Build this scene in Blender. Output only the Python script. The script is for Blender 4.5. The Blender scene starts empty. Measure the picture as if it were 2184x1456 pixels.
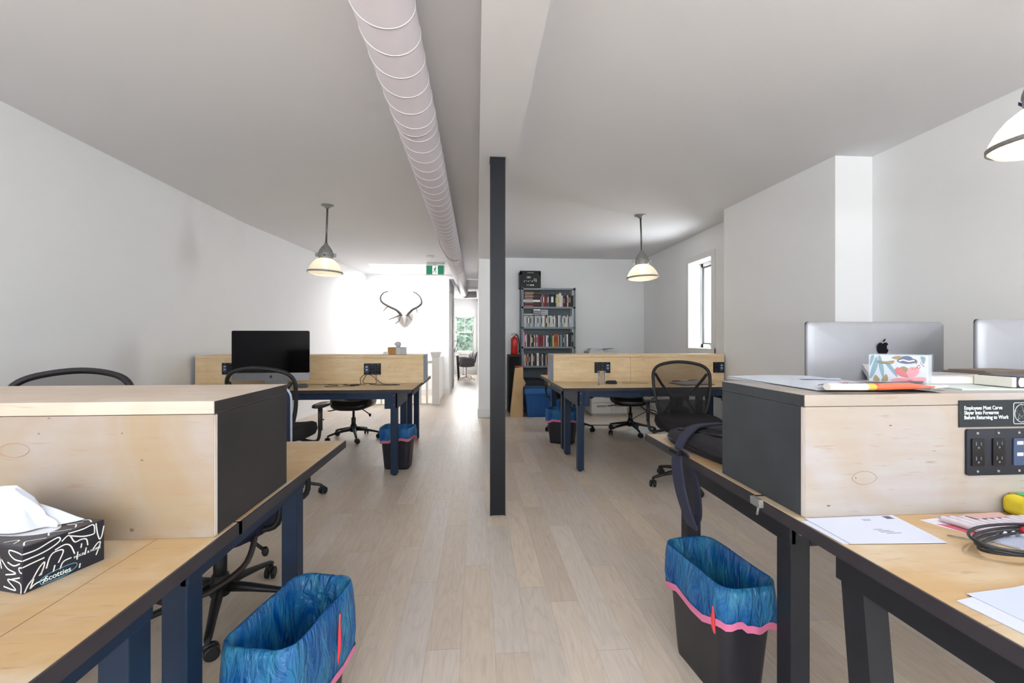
import bpy, bmesh, math, random
from mathutils import Vector, Matrix, noise
PI = math.pi
R = math.radians
random.seed(7)
scene = bpy.context.scene
C = scene.collection

# ---------------------------------------------------------------- camera
cam_data = bpy.data.cameras.new('camera')
cam = bpy.data.objects.new('camera', cam_data)
C.objects.link(cam)
FPX = 971.0
cam_data.sensor_fit = 'HORIZONTAL'
cam_data.sensor_width = 36.0
cam_data.lens = 36.0 * FPX / 2184.0
cam_data.shift_y = -4.0 / 2184.0
cam_data.clip_start = 0.02
cam.location = (0, 0, 1.168)
cam.rotation_euler = (R(90), 0, -math.atan(75 / FPX))
scene.camera = cam

# ---------------------------------------------------------------- world, light, exposure
scene.view_settings.view_transform = 'Standard'
scene.view_settings.look = 'None'
scene.view_settings.gamma = 1.0
scene.view_settings.use_curve_mapping = False
scene.view_settings.exposure = 0.98
w = bpy.data.worlds.new('sky')
scene.world = w
w.use_nodes = True
bg = w.node_tree.nodes['Background']
bg.inputs['Color'].default_value = (0.80, 0.90, 1.0, 1)
bg.inputs['Strength'].default_value = 0.8

def area(name, loc, rot, sx, sy, power, col=(1, 1, 1), spread=180):
    l = bpy.data.lights.new(name, 'AREA')
    l.shape = 'RECTANGLE'; l.size = sx; l.size_y = sy
    l.energy = power; l.color = col; l.spread = R(spread)
    o = bpy.data.objects.new(name, l); C.objects.link(o)
    o.location = loc; o.rotation_euler = rot
    return o
# fill added behind and overhead, then daylight of skylight, side and front windows
rear_fill = area('rear_up_fill', (0.1, -4.55, 1.0), (0, 0, 0), 5.0, 1.2, 400, (0.90, 0.965, 1.0))
rear_fill.rotation_euler = Vector((0, 0.10, 0.995)).to_track_quat('-Z', 'Y').to_euler()      # added fill inside the room, aimed up so the ceiling bounces it
ADDED_SKYLIGHTS = [(-2.1, -0.75, -0.35, 1.05, 7), (0.55, 2.1, -0.35, 1.05, 4), (-2.1, -0.75, -4.1, -2.4, 14), (0.55, 2.1, -4.1, -2.4, 10)]  # unseen ceiling openings with lamps, added for even light from above
for a0, a1, b0, b1, e_ in ADDED_SKYLIGHTS:
    area('added_overhead_fill', ((a0 + a1) / 2, (b0 + b1) / 2, 3.02), (0, 0, 0), a1 - a0 - .05, b1 - b0 - .05, e_, (0.95, 0.98, 1.0))
area('skylight_daylight', (-1.31, 9.0, 3.02), (0, 0, 0), 1.25, 1.1, 33, (1.0, 1.0, 1.0))
area('side_window_daylight', (3.30, 5.63, 1.60), (0, R(90), 0), 1.0, 0.6, 24, (0.90, 0.96, 1.0))
area('front_room_daylight', (-0.4, 15.3, 1.45), (R(-90), 0, 0), 1.2, 1.2, 30, (1, 1, 1))
sun_d = bpy.data.lights.new('sun', 'SUN'); sun_d.energy = 0.5; sun_d.angle = R(1.5)
sun = bpy.data.objects.new('sun', sun_d); C.objects.link(sun)
sun.rotation_euler = Vector((-0.30, 0.05, -1)).to_track_quat('-Z', 'Y').to_euler()

# ---------------------------------------------------------------- materials
def srgb(r, g, b):
    f = lambda c: (c / 255 / 12.92) if c / 255 <= 0.04045 else ((c / 255 + 0.055) / 1.055) ** 2.4
    return (f(r), f(g), f(b), 1)

MATS = {}
def mat(name, col, rough=0.5, metal=0.0, emit=None, es=0.0, alpha=1.0, trans=0.0, ior=1.45, spec=0.5, coat=0.0, var=0.0, vscale=20.0, vstretch=(1, 1, 1), bump=0.0):
    if name in MATS: return MATS[name]
    m = bpy.data.materials.new(name); m.use_nodes = True
    nt = m.node_tree; p = nt.nodes['Principled BSDF']
    p.inputs['Base Color'].default_value = col
    p.inputs['Roughness'].default_value = rough
    p.inputs['Metallic'].default_value = metal
    p.inputs['Alpha'].default_value = alpha
    p.inputs['Transmission Weight'].default_value = trans
    p.inputs['IOR'].default_value = ior
    p.inputs['Specular IOR Level'].default_value = spec
    p.inputs['Coat Weight'].default_value = coat
    if emit:
        p.inputs['Emission Color'].default_value = emit
        p.inputs['Emission Strength'].default_value = es
    tc = nt.nodes.new('ShaderNodeTexCoord')
    mp = nt.nodes.new('ShaderNodeMapping'); mp.inputs['Scale'].default_value = vstretch
    nz = nt.nodes.new('ShaderNodeTexNoise'); nz.inputs['Scale'].default_value = vscale
    nz.inputs['Detail'].default_value = 5
    nt.links.new(tc.outputs['Object'], mp.inputs['Vector']); nt.links.new(mp.outputs[0], nz.inputs['Vector'])
    if var > 0:
        hs = nt.nodes.new('ShaderNodeHueSaturation'); hs.inputs['Color'].default_value = col
        mr = nt.nodes.new('ShaderNodeMapRange')
        mr.inputs['From Min'].default_value = 0.3; mr.inputs['From Max'].default_value = 0.7
        mr.inputs['To Min'].default_value = 1 - var; mr.inputs['To Max'].default_value = 1 + var
        nt.links.new(nz.outputs['Fac'], mr.inputs['Value']); nt.links.new(mr.outputs[0], hs.inputs['Value'])
        nt.links.new(hs.outputs[0], p.inputs['Base Color'])
    if bump > 0:
        b = nt.nodes.new('ShaderNodeBump'); b.inputs['Strength'].default_value = bump; b.inputs['Distance'].default_value = 0.002
        nt.links.new(nz.outputs['Fac'], b.inputs['Height']); nt.links.new(b.outputs[0], p.inputs['Normal'])
    MATS[name] = m
    return m

def wall_paint(name, col):
    return mat(name, col, rough=0.75, var=0.012, vscale=1.3, bump=0.0, spec=0.2)

def floor_mat():
    m = bpy.data.materials.new('oak_planks'); m.use_nodes = True
    nt = m.node_tree; N = nt.nodes.new; L = nt.links.new
    p = nt.nodes['Principled BSDF']
    tc = N('ShaderNodeTexCoord'); sp = N('ShaderNodeSeparateXYZ'); L(tc.outputs['Object'], sp.inputs[0])
    def M(op, a, b=None):
        n = N('ShaderNodeMath'); n.operation = op
        for i, v in enumerate((a, b)):
            if v is None: continue
            if isinstance(v, (int, float)): n.inputs[i].default_value = v
            else: L(v, n.inputs[i])
        return n.outputs[0]
    px = M('DIVIDE', M('ADD', sp.outputs['X'], 10.045), 0.128)
    row = M('FLOOR', px); fx = M('FRACT', px)
    wn = N('ShaderNodeTexWhiteNoise'); wn.noise_dimensions = '1D'; L(row, wn.inputs['W'])
    py = M('ADD', M('DIVIDE', sp.outputs['Y'], 1.15), M('MULTIPLY', wn.outputs['Value'], 9.7))
    cell = M('FLOOR', py); fy = M('FRACT', py)
    idv = N('ShaderNodeCombineXYZ'); L(row, idv.inputs[0]); L(cell, idv.inputs[1])
    w2 = N('ShaderNodeTexWhiteNoise'); w2.noise_dimensions = '2D'; L(idv.outputs[0], w2.inputs['Vector'])
    ramp = N('ShaderNodeValToRGB'); L(w2.outputs['Value'], ramp.inputs[0])
    cr = ramp.color_ramp
    cr.elements[0].position = 0; cr.elements[0].color = srgb(206, 189, 173)
    cr.elements[1].position = 1; cr.elements[1].color = srgb(224, 210, 197)
    for pos, c in ((0.3, (214, 197, 178)), (0.55, (211, 199, 189)), (0.8, (219, 201, 180))):
        e = cr.elements.new(pos); e.color = srgb(*c)
    # grain: stretched noise with a per plank offset
    off = N('ShaderNodeCombineXYZ'); L(M('MULTIPLY', sp.outputs['X'], 1.0), off.inputs[0]); L(M('MULTIPLY', sp.outputs['Y'], 0.10), off.inputs[1]); L(M('MULTIPLY', w2.outputs['Value'], 30), off.inputs[2])
    g1 = N('ShaderNodeTexNoise'); g1.inputs['Scale'].default_value = 75; g1.inputs['Detail'].default_value = 6; g1.inputs['Distortion'].default_value = 0.6
    L(off.outputs[0], g1.inputs['Vector'])
    off2 = N('ShaderNodeCombineXYZ'); L(M('MULTIPLY', sp.outputs['X'], 1.0), off2.inputs[0]); L(M('MULTIPLY', sp.outputs['Y'], 0.16), off2.inputs[1]); L(M('MULTIPLY', w2.outputs['Value'], 30), off2.inputs[2])
    g2 = N('ShaderNodeTexNoise'); g2.inputs['Scale'].default_value = 7; g2.inputs['Detail'].default_value = 2
    L(off2.outputs[0], g2.inputs['Vector'])
    rings = M('FRACT', M('MULTIPLY', g2.outputs['Fac'], 14.0))
    rings = M('ABSOLUTE', M('SUBTRACT', rings, 0.5))
    v1 = N('ShaderNodeMapRange'); L(g1.outputs['Fac'], v1.inputs['Value'])
    v1.inputs['From Min'].default_value = 0.3; v1.inputs['From Max'].default_value = 0.7; v1.inputs['To Min'].default_value = 0.925; v1.inputs['To Max'].default_value = 1.05
    v2 = N('ShaderNodeMapRange'); L(rings, v2.inputs['Value'])
    v2.inputs['From Min'].default_value = 0.0; v2.inputs['From Max'].default_value = 0.18; v2.inputs['To Min'].default_value = 0.93; v2.inputs['To Max'].default_value = 1.0
    # gaps
    gx = M('LESS_THAN', fx, 0.012); gy = M('LESS_THAN', fy, 0.0022)
    gap = M('MAXIMUM', gx, gy)
    val = M('MULTIPLY', M('MULTIPLY', v1.outputs[0], v2.outputs[0]), M('SUBTRACT', 1.0, M('MULTIPLY', gap, 0.28)))
    hs = N('ShaderNodeHueSaturation'); L(ramp.outputs[0], hs.inputs['Color']); L(val, hs.inputs['Value'])
    L(hs.outputs[0], p.inputs['Base Color'])
    p.inputs['Roughness'].default_value = 0.38
    p.inputs['Specular IOR Level'].default_value = 0.4
    b = N('ShaderNodeBump'); b.inputs['Strength'].default_value = 0.15; b.inputs['Distance'].default_value = 0.001
    L(val, b.inputs['Height']); L(b.outputs[0], p.inputs['Normal'])
    return m

def ply_mat(name, base, warm, stain, seed, grain_axis=0):
    m = bpy.data.materials.new(name); m.use_nodes = True
    nt = m.node_tree; N = nt.nodes.new; L = nt.links.new
    p = nt.nodes['Principled BSDF']
    tc = N('ShaderNodeTexCoord')
    def nz(scale, stretch, detail, dist=0.0, lo=0.35, hi=0.65):
        mp = N('ShaderNodeMapping'); mp.inputs['Scale'].default_value = stretch; mp.inputs['Location'].default_value = (seed, seed * 2.3, seed * 0.7)
        n = N('ShaderNodeTexNoise'); n.inputs['Scale'].default_value = scale; n.inputs['Detail'].default_value = detail; n.inputs['Distortion'].default_value = dist
        L(tc.outputs['Object'], mp.inputs[0]); L(mp.outputs[0], n.inputs['Vector'])
        r = N('ShaderNodeMapRange'); L(n.outputs['Fac'], r.inputs['Value'])
        r.inputs['From Min'].default_value = lo; r.inputs['From Max'].default_value = hi
        return r.outputs[0]
    def mix(fac, a, b, k=1.0):
        x = N('ShaderNodeMix'); x.data_type = 'RGBA'
        if k != 1.0:
            mm = N('ShaderNodeMath'); mm.operation = 'MULTIPLY'; mm.inputs[1].default_value = k; L(fac, mm.inputs[0]); fac = mm.outputs[0]
        L(fac, x.inputs['Factor'])
        for v, i in ((a, 6), (b, 7)):
            if isinstance(v, tuple): x.inputs[i].default_value = v
            else: L(v, x.inputs[i])
        return x.outputs[2]
    st = (1, 1, 1); st2 = (0.12, 1, 1) if grain_axis == 0 else (1, 0.12, 1)
    big = nz(3.4, st, 4, 1.6, .38, .62)
    streak = nz(38, st2, 4, 0.2)
    fleck = nz(110, st2, 2, 0.0, 0.64, 0.74)
    mid = nz(6.5, (0.6, 1, 1) if grain_axis == 0 else (1, 0.6, 1), 4, 0.8)
    c = mix(big, base, warm, 0.85)
    c = mix(mid, c, warm, 0.45)
    c = mix(streak, c, stain, 0.17)
    c = mix(fleck, c, stain, 0.45)
    L(c, p.inputs['Base Color'])
    p.inputs['Roughness'].default_value = 0.5
    p.inputs['Specular IOR Level'].default_value = 0.35
    MATS[name] = m
    return m

def worn_paint(name, col, wear, rough=0.42, amount=0.70):
    m = bpy.data.materials.new(name); m.use_nodes = True
    nt = m.node_tree; N = nt.nodes.new; L = nt.links.new
    p = nt.nodes['Principled BSDF']
    tc = N('ShaderNodeTexCoord')
    mp = N('ShaderNodeMapping'); mp.inputs['Scale'].default_value = (3.0, 1.0, 0.6); mp.inputs['Rotation'].default_value = (0.5, 0.2, 0.1)
    L(tc.outputs['Object'], mp.inputs[0])
    n = N('ShaderNodeTexNoise'); n.inputs['Scale'].default_value = 55; n.inputs['Detail'].default_value = 8; n.inputs['Roughness'].default_value = 0.75
    L(mp.outputs[0], n.inputs['Vector'])
    r = N('ShaderNodeMapRange'); L(n.outputs['Fac'], r.inputs['Value'])
    r.inputs['From Min'].default_value = amount; r.inputs['From Max'].default_value = amount + 0.06
    x = N('ShaderNodeMix'); x.data_type = 'RGBA'; L(r.outputs[0], x.inputs['Factor'])
    n2 = N('ShaderNodeTexNoise'); n2.inputs['Scale'].default_value = 9; n2.inputs['Detail'].default_value = 4; L(tc.outputs['Object'], n2.inputs['Vector'])
    hs = N('ShaderNodeHueSaturation'); hs.inputs['Color'].default_value = col
    r2 = N('ShaderNodeMapRange'); L(n2.outputs['Fac'], r2.inputs['Value']); r2.inputs['To Min'].default_value = 0.7; r2.inputs['To Max'].default_value = 1.35
    L(r2.outputs[0], hs.inputs['Value'])
    L(hs.outputs[0], x.inputs[6]); x.inputs[7].default_value = wear
    L(x.outputs[2], p.inputs['Base Color'])
    p.inputs['Roughness'].default_value = rough; p.inputs['Specular IOR Level'].default_value = 0.3
    b = N('ShaderNodeBump'); b.inputs['Strength'].default_value = 0.12; b.inputs['Distance'].default_value = 0.002; L(n2.outputs['Fac'], b.inputs['Height']); L(b.outputs[0], p.inputs['Normal'])
    MATS[name] = m
    return m

def see_mat(name, col, cover, rough=0.8, gloss=0.0):
    """open mesh weave: part of the light passes straight between the threads"""
    m = bpy.data.materials.new(name); m.use_nodes = True
    nt = m.node_tree; N = nt.nodes.new; L = nt.links.new
    out = nt.nodes['Material Output']; p = nt.nodes['Principled BSDF']
    p.inputs['Base Color'].default_value = col; p.inputs['Roughness'].default_value = rough
    t = N('ShaderNodeBsdfTransparent'); mx = N('ShaderNodeMixShader'); mx.inputs[0].default_value = cover
    L(t.outputs[0], mx.inputs[1]); L(p.outputs[0], mx.inputs[2]); L(mx.outputs[0], out.inputs[0])
    MATS[name] = m
    return m

def bag_mat():
    m = bpy.data.materials.new('blue_bag_film'); m.use_nodes = True
    nt = m.node_tree; N = nt.nodes.new; L = nt.links.new
    out = nt.nodes['Material Output']; p = nt.nodes['Principled BSDF']
    tc = N('ShaderNodeTexCoord')
    n = N('ShaderNodeTexNoise'); n.inputs['Scale'].default_value = 9; n.inputs['Detail'].default_value = 3; n.inputs['Distortion'].default_value = 1.5
    mp = N('ShaderNodeMapping'); mp.inputs['Scale'].default_value = (1, 1, 0.4)
    L(tc.outputs['Object'], mp.inputs[0]); L(mp.outputs[0], n.inputs['Vector'])
    rp = N('ShaderNodeValToRGB'); L(n.outputs['Fac'], rp.inputs[0])
    rp.color_ramp.elements[0].position = 0.32; rp.color_ramp.elements[0].color = srgb(8, 108, 206)
    rp.color_ramp.elements[1].position = 0.72; rp.color_ramp.elements[1].color = srgb(78, 182, 228)
    L(rp.outputs[0], p.inputs['Base Color'])
    p.inputs['Roughness'].default_value = 0.18; p.inputs['Specular IOR Level'].default_value = 0.8
    tr = N('ShaderNodeBsdfTranslucent'); L(rp.outputs[0], tr.inputs['Color'])
    tp = N('ShaderNodeBsdfTransparent'); tp.inputs['Color'].default_value = srgb(150, 215, 245)
    m1 = N('ShaderNodeMixShader'); m1.inputs[0].default_value = 0.40; L(p.outputs[0], m1.inputs[1]); L(tr.outputs[0], m1.inputs[2])
    m2 = N('ShaderNodeMixShader'); m2.inputs[0].default_value = 0.14; L(m1.outputs[0], m2.inputs[1]); L(tp.outputs[0], m2.inputs[2])
    n3 = N('ShaderNodeTexNoise'); n3.inputs['Scale'].default_value = 26; n3.inputs['Detail'].default_value = 4; n3.inputs['Distortion'].default_value = 2
    L(mp.outputs[0], n3.inputs['Vector'])
    b = N('ShaderNodeBump'); b.inputs['Strength'].default_value = 1.0; b.inputs['Distance'].default_value = 0.02; L(n3.outputs['Fac'], b.inputs['Height']); L(b.outputs[0], p.inputs['Normal'])
    L(m2.outputs[0], out.inputs[0])
    MATS['blue_bag_film'] = m
    return m

def brick_mat():
    m = bpy.data.materials.new('outside_brick'); m.use_nodes = True
    nt = m.node_tree; N = nt.nodes.new; L = nt.links.new
    p = nt.nodes['Principled BSDF']
    tc = N('ShaderNodeTexCoord'); sp = N('ShaderNodeSeparateXYZ'); cb = N('ShaderNodeCombineXYZ')
    L(tc.outputs['Object'], sp.inputs[0])
    a = N('ShaderNodeMath'); a.operation = 'ADD'; L(sp.outputs['X'], a.inputs[0]); L(sp.outputs['Y'], a.inputs[1])
    L(a.outputs[0], cb.inputs[0]); L(sp.outputs['Z'], cb.inputs[1])
    b = N('ShaderNodeTexBrick'); b.inputs['Scale'].default_value = 4.5
    b.inputs['Color1'].default_value = srgb(150, 118, 110); b.inputs['Color2'].default_value = srgb(118, 94, 92); b.inputs['Mortar'].default_value = srgb(160, 156, 152)
    L(cb.outputs[0], b.inputs['Vector']); L(b.outputs['Color'], p.inputs['Base Color']); p.inputs['Roughness'].default_value = 0.9
    return m

M_wall = wall_paint('wall_paint', srgb(246, 246, 246))
M_ceil = wall_paint('ceiling_paint', srgb(232, 231, 233))
M_trim = mat('white_trim', srgb(238, 237, 234), 0.45, var=0.01)
M_floor = floor_mat()
M_plyN = ply_mat('birch_ply_pale', srgb(156, 148, 144), srgb(150, 130, 102), srgb(150, 118, 92), 3.1)
M_plyR = ply_mat('birch_ply_white', srgb(168, 164, 163), srgb(165, 154, 142), srgb(150, 118, 92), 7.7)
M_plyF = ply_mat('birch_ply_honey', srgb(240, 216, 176), srgb(232, 202, 156), srgb(150, 110, 74), 5.3)
M_plyT = ply_mat('birch_ply_top', srgb(194, 180, 158), srgb(180, 146, 100), srgb(146, 106, 70), 9.2)
M_plyW = ply_mat('birch_ply_grey', srgb(198, 184, 170), srgb(190, 170, 150), srgb(140, 112, 90), 1.7)
M_paint = worn_paint('navy_black_paint', srgb(24, 42, 66), srgb(110, 112, 118), 0.5, 0.76)
M_paintK = worn_paint('worn_black_paint', srgb(34, 37, 43), srgb(150, 140, 128), 0.5, 0.72)
M_edge = worn_paint('black_edge_paint', srgb(52, 49, 54), srgb(190, 170, 150), 0.5, 0.69)
M_end = worn_paint('black_panel_paint', srgb(50, 48, 50), srgb(170, 160, 150), 0.45, 0.74)
M_endR = worn_paint('slate_panel_paint', srgb(62, 66, 70), srgb(170, 164, 158), 0.5, 0.75)
M_endG = worn_paint('grey_blue_panel_paint', srgb(150, 158, 170), srgb(200, 195, 190), 0.5, 0.8)
M_steel = mat('dark_steel', srgb(30, 31, 36), 0.45, 0.0, spec=0.3, var=0.1, vscale=6)
M_blk = mat('black_plastic', srgb(30, 31, 34), 0.45, var=0.08, vscale=60)
M_blks = mat('black_plastic_gloss', srgb(22, 23, 26), 0.2)
M_fab = mat('black_fabric', srgb(30, 28, 30), 0.9, var=0.15, vscale=300, bump=0.4)
M_navy = mat('navy_fabric', srgb(26, 34, 62), 0.75, var=0.15, vscale=260, bump=0.3)
M_vinyl = mat('black_vinyl', srgb(26, 27, 29), 0.28, var=0.1, vscale=30)
M_mesh = see_mat('chair_mesh_weave', srgb(40, 37, 37), 0.55)
M_meshd = see_mat('chair_mesh_double', srgb(24, 23, 25), 0.8)
M_alu = mat('brushed_aluminium', srgb(205, 206, 209), 0.32, 0.85, var=0.02, vscale=90)
M_alub = mat('silver_back_aluminium', srgb(164, 165, 170), 0.42, 0.4, var=0.015)
M_screen = mat('screen_glass', srgb(5, 6, 9), 0.08, spec=0.25)
M_logo = mat('logo_black', srgb(22, 24, 28), 0.25)
M_duct = mat('white_duct_paint', srgb(190, 182, 185), 0.42, var=0.015)
M_seam = mat('duct_seam', srgb(240, 238, 238), 0.4)
M_galv = mat('galvanised_cast', srgb(150, 150, 148), 0.5, 0.5, var=0.15, vscale=60)
M_rod = mat('steel_conduit', srgb(118, 116, 112), 0.4, 0.7, var=0.1)
def shade_mat():
    m = mat('ribbed_glass_shade', srgb(246, 240, 226), 0.25, emit=srgb(255, 244, 226), es=0.03, alpha=1.0)
    nt = m.node_tree; p = nt.nodes['Principled BSDF']; out = nt.nodes['Material Output']
    tr = nt.nodes.new('ShaderNodeBsdfTranslucent'); tr.inputs['Color'].default_value = srgb(255, 248, 232)
    tp = nt.nodes.new('ShaderNodeBsdfTransparent')
    a = nt.nodes.new('ShaderNodeMixShader'); a.inputs[0].default_value = 0.5
    b = nt.nodes.new('ShaderNodeMixShader'); b.inputs[0].default_value = 0.22
    nt.links.new(p.outputs[0], a.inputs[1]); nt.links.new(tr.outputs[0], a.inputs[2])
    nt.links.new(a.outputs[0], b.inputs[1]); nt.links.new(tp.outputs[0], b.inputs[2]); nt.links.new(b.outputs[0], out.inputs[0])
    return m
M_shade = shade_mat()
M_bulb = mat('lit_bulb', srgb(255, 240, 210), 0.4, emit=srgb(255, 226, 175), es=3.0)
M_bag = bag_mat()
M_pink = mat('pink_drawstring', srgb(222, 120, 160), 0.4)
M_red = mat('red_drawstring', srgb(226, 70, 80), 0.4)
M_bin = mat('bin_plastic', srgb(38, 38, 46), 0.4, var=0.1, vscale=120)
M_tissue = mat('tissue_paper', srgb(196, 199, 208), 0.9)
M_white = mat('white_print', srgb(232, 232, 230), 0.6)
M_paper = mat('paper_white', srgb(190, 193, 206), 0.7)
M_paperb = mat('paper_bluish', srgb(182, 188, 206), 0.6)
M_ink = mat('grey_ink', srgb(130, 132, 145), 0.7)
M_glass = mat('clear_glass', (1, 1, 1, 1), 0.02, trans=1.0, ior=1.15)
M_pane = see_mat('window_glass', srgb(200, 220, 228), .07, .05)
M_shelf = mat('grey_shelf_steel', srgb(120, 128, 134), 0.45, 0.3, var=0.05)
M_cab = mat('beige_cabinet', srgb(222, 220, 214), 0.5)
M_rail = mat('railing_white', srgb(244, 242, 238), 0.5)
def cm(name, r, g, b, rough=0.55): return mat(name, srgb(r, g, b), rough)

# ---------------------------------------------------------------- geometry helpers
def new(): return bmesh.new()
def tf(bm, vs, M):
    if M is not None:
        for v in vs: v.co = M @ v.co
def box(bm, x0, x1, y0, y1, z0, z1, bev=0.0, M=None, seg=2):
    t = bmesh.new()
    bmesh.ops.create_cube(t, size=1.0)
    for v in t.verts:
        v.co = Vector(((x0 + x1) / 2 + v.co.x * (x1 - x0), (y0 + y1) / 2 + v.co.y * (y1 - y0), (z0 + z1) / 2 + v.co.z * (z1 - z0)))
    if bev > 0:
        bmesh.ops.bevel(t, geom=list(t.edges), offset=bev, segments=seg, affect='EDGES', profile=0.5)
    join(bm, t, M)
def join(bm, t, M=None):
    mp = {}
    for v in t.verts:
        co = M @ v.co if M is not None else v.co
        mp[v] = bm.verts.new(co)
    for f in t.faces:
        try:
            nf = bm.faces.new([mp[v] for v in f.verts]); nf.smooth = f.smooth
        except ValueError: pass
    t.free()
def loft(bm, rings, closed=True, cap0=True, cap1=True, smooth=True, M=None):
    rs = []
    for r in rings: rs.append([bm.verts.new((M @ Vector(p)) if M is not None else Vector(p)) for p in r])
    n = len(rs[0])
    for a, b in zip(rs[:-1], rs[1:]):
        for i in range(n if closed else n - 1):
            j = (i + 1) % n
            try:
                f = bm.faces.new((a[i], a[j], b[j], b[i])); f.smooth = smooth
            except ValueError: pass
    if closed and cap0: bm.faces.new(rs[0][::-1])
    if closed and cap1: bm.faces.new(rs[-1])
    return rs
def tube(bm, pts, r, seg=8, closed=False, M=None, flat=1.0, up=None):
    pts = [Vector(p) for p in pts]; n = len(pts)
    rad = r if isinstance(r, (list, tuple)) else [r] * n
    rings = []; nrm = None
    for i, p in enumerate(pts):
        if closed: t = (pts[(i + 1) % n] - pts[i - 1])
        else: t = pts[min(i + 1, n - 1)] - pts[max(i - 1, 0)]
        if t.length < 1e-9: t = Vector((0, 0, 1))
        t.normalize()
        if nrm is None:
            a = Vector(up) if up else (Vector((0, 0, 1)) if abs(t.z) < 0.9 else Vector((1, 0, 0)))
            nrm = (a - t * a.dot(t)).normalized()
        else:
            nrm = (nrm - t * nrm.dot(t))
            if nrm.length < 1e-6: nrm = t.orthogonal()
            nrm.normalize()
        b = t.cross(nrm)
        rings.append([p + (nrm * math.cos(2 * PI * k / seg) * flat + b * math.sin(2 * PI * k / seg)) * rad[i] for k in range(seg)])
    if closed:
        rings.append(rings[0])
        loft(bm, rings, cap0=False, cap1=False, M=M)
        bmesh.ops.remove_doubles(bm, verts=bm.verts, dist=1e-6)
    else: loft(bm, rings, M=M)
def lathe(bm, prof, seg=24, M=None, cap0=True, cap1=True, smooth=True):
    loft(bm, [[(r * math.cos(2 * PI * k / seg), r * math.sin(2 * PI * k / seg), z) for k in range(seg)] for r, z in prof], cap0=cap0, cap1=cap1, M=M, smooth=smooth)
def cyl(bm, x, y, z0, z1, r, seg=16, M=None, smooth=True):
    T = Matrix.Translation((x, y, 0)); T = (M @ T) if M is not None else T
    lathe(bm, [(r, z0), (r, z1)], seg, T, smooth=smooth)
def prism(bm, poly, z0, z1, M=None, smooth=False):
    loft(bm, [[(x, y, z0) for x, y in poly], [(x, y, z1) for x, y in poly]], M=M, smooth=smooth)
def ellipsoid(bm, c, a, b, d, e1=1.0, e2=1.0, nu=20, nv=10, M=None):
    s = lambda w, m: math.copysign(abs(w) ** m, w)
    rings = []
    for j in range(1, nv):
        v = -PI / 2 + PI * j / nv
        rings.append([(c[0] + a * s(math.cos(v), e1) * s(math.cos(2 * PI * i / nu), e2), c[1] + b * s(math.cos(v), e1) * s(math.sin(2 * PI * i / nu), e2), c[2] + d * s(math.sin(v), e1)) for i in range(nu)])
    loft(bm, rings, M=M)
def rrect(w, h, r, n=5, cx=0, cy=0):
    pts = []
    for (sx, sy, a0) in ((1, 1, 0), (-1, 1, 90), (-1, -1, 180), (1, -1, 270)):
        for k in range(n + 1):
            a = R(a0 + 90 * k / n)
            pts.append((cx + sx * (w / 2 - r) + r * math.cos(a), cy + sy * (h / 2 - r) + r * math.sin(a)))
    return pts
# frames: XZ plane facing -Y (polygon u->x, v->z)
def FXZ(x, y, z, rz=0): return Matrix.Translation((x, y, z)) @ Matrix.Rotation(rz, 4, 'Z') @ Matrix.Rotation(R(90), 4, 'X')

def link(name, me, parent=None):
    o = bpy.data.objects.new(name, me); C.objects.link(o)
    if parent is not None: o.parent = parent
    return o
KEEP = ('pattern', 'print', 'lettering', 'symbol', 'stripe', 'leaf', 'petal', 'dots', 'slot', 'mark', 'lines', 'foliage', 'slat', 'knot', 'emblem', 'area', 'antlers', 'figure', 'back_mesh', 'lumbar', 'tissue', 'logo', 'sash')
def islands(bm):
    """vertex groups of far apart pieces, so that each becomes an object of its own"""
    bm.verts.ensure_lookup_table(); bm.verts.index_update(); seen = {}; isl = []
    for v in bm.verts:
        if v.index in seen: continue
        st = [v]; seen[v.index] = len(isl); cur = []
        while st:
            q = st.pop(); cur.append(q)
            for e in q.link_edges:
                o_ = e.other_vert(q)
                if o_.index not in seen: seen[o_.index] = len(isl); st.append(o_)
        isl.append(cur)
    if len(isl) < 2 or len(isl) > 400: return None
    bb_ = []
    for c_ in isl:
        bb_.append(([min(v.co[k] for v in c_) for k in range(3)], [max(v.co[k] for v in c_) for k in range(3)]))
    par = list(range(len(isl)))
    def find(a_):
        while par[a_] != a_: a_ = par[a_]
        return a_
    for i in range(len(isl)):
        for j in range(i + 1, len(isl)):
            gap = math.sqrt(sum(max(0, bb_[i][0][k] - bb_[j][1][k], bb_[j][0][k] - bb_[i][1][k]) ** 2 for k in range(3)))
            sz = max(max(bb_[q][1][k] - bb_[q][0][k] for k in range(3)) for q in (i, j))
            if gap <= max(.02, .5 * sz): par[find(i)] = find(j)
    roots = {}
    for i in range(len(isl)): roots.setdefault(find(i), []).extend(isl[i])
    return list(roots.values()) if len(roots) > 1 else None
def obj(name, bm, m, parent=None, smooth=None, recalc=True):
    if parent is not None and not any(k in name for k in KEEP):
        g = islands(bm)
        if g:
            first = None
            for grp in g[1:]:
                ids = set(v.index for v in grp); nb_ = bm.copy(); nb_.verts.ensure_lookup_table()
                bmesh.ops.delete(nb_, geom=[v for v in nb_.verts if v.index not in ids], context='VERTS')
                obj(name, nb_, m, parent, smooth, recalc)
            ids = set(v.index for v in g[0])
            bmesh.ops.delete(bm, geom=[v for v in bm.verts if v.index not in ids], context='VERTS')
    if recalc: bmesh.ops.recalc_face_normals(bm, faces=bm.faces)
    me = bpy.data.meshes.new(name); bm.to_mesh(me); bm.free()
    me.materials.append(m)
    if smooth is not None:
        for p in me.polygons: p.use_smooth = smooth
    return link(name, me, parent)
def tag(o, label, cat, group=None):
    o['label'] = label; o['category'] = cat
    if group: o['group'] = group
    return o
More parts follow.
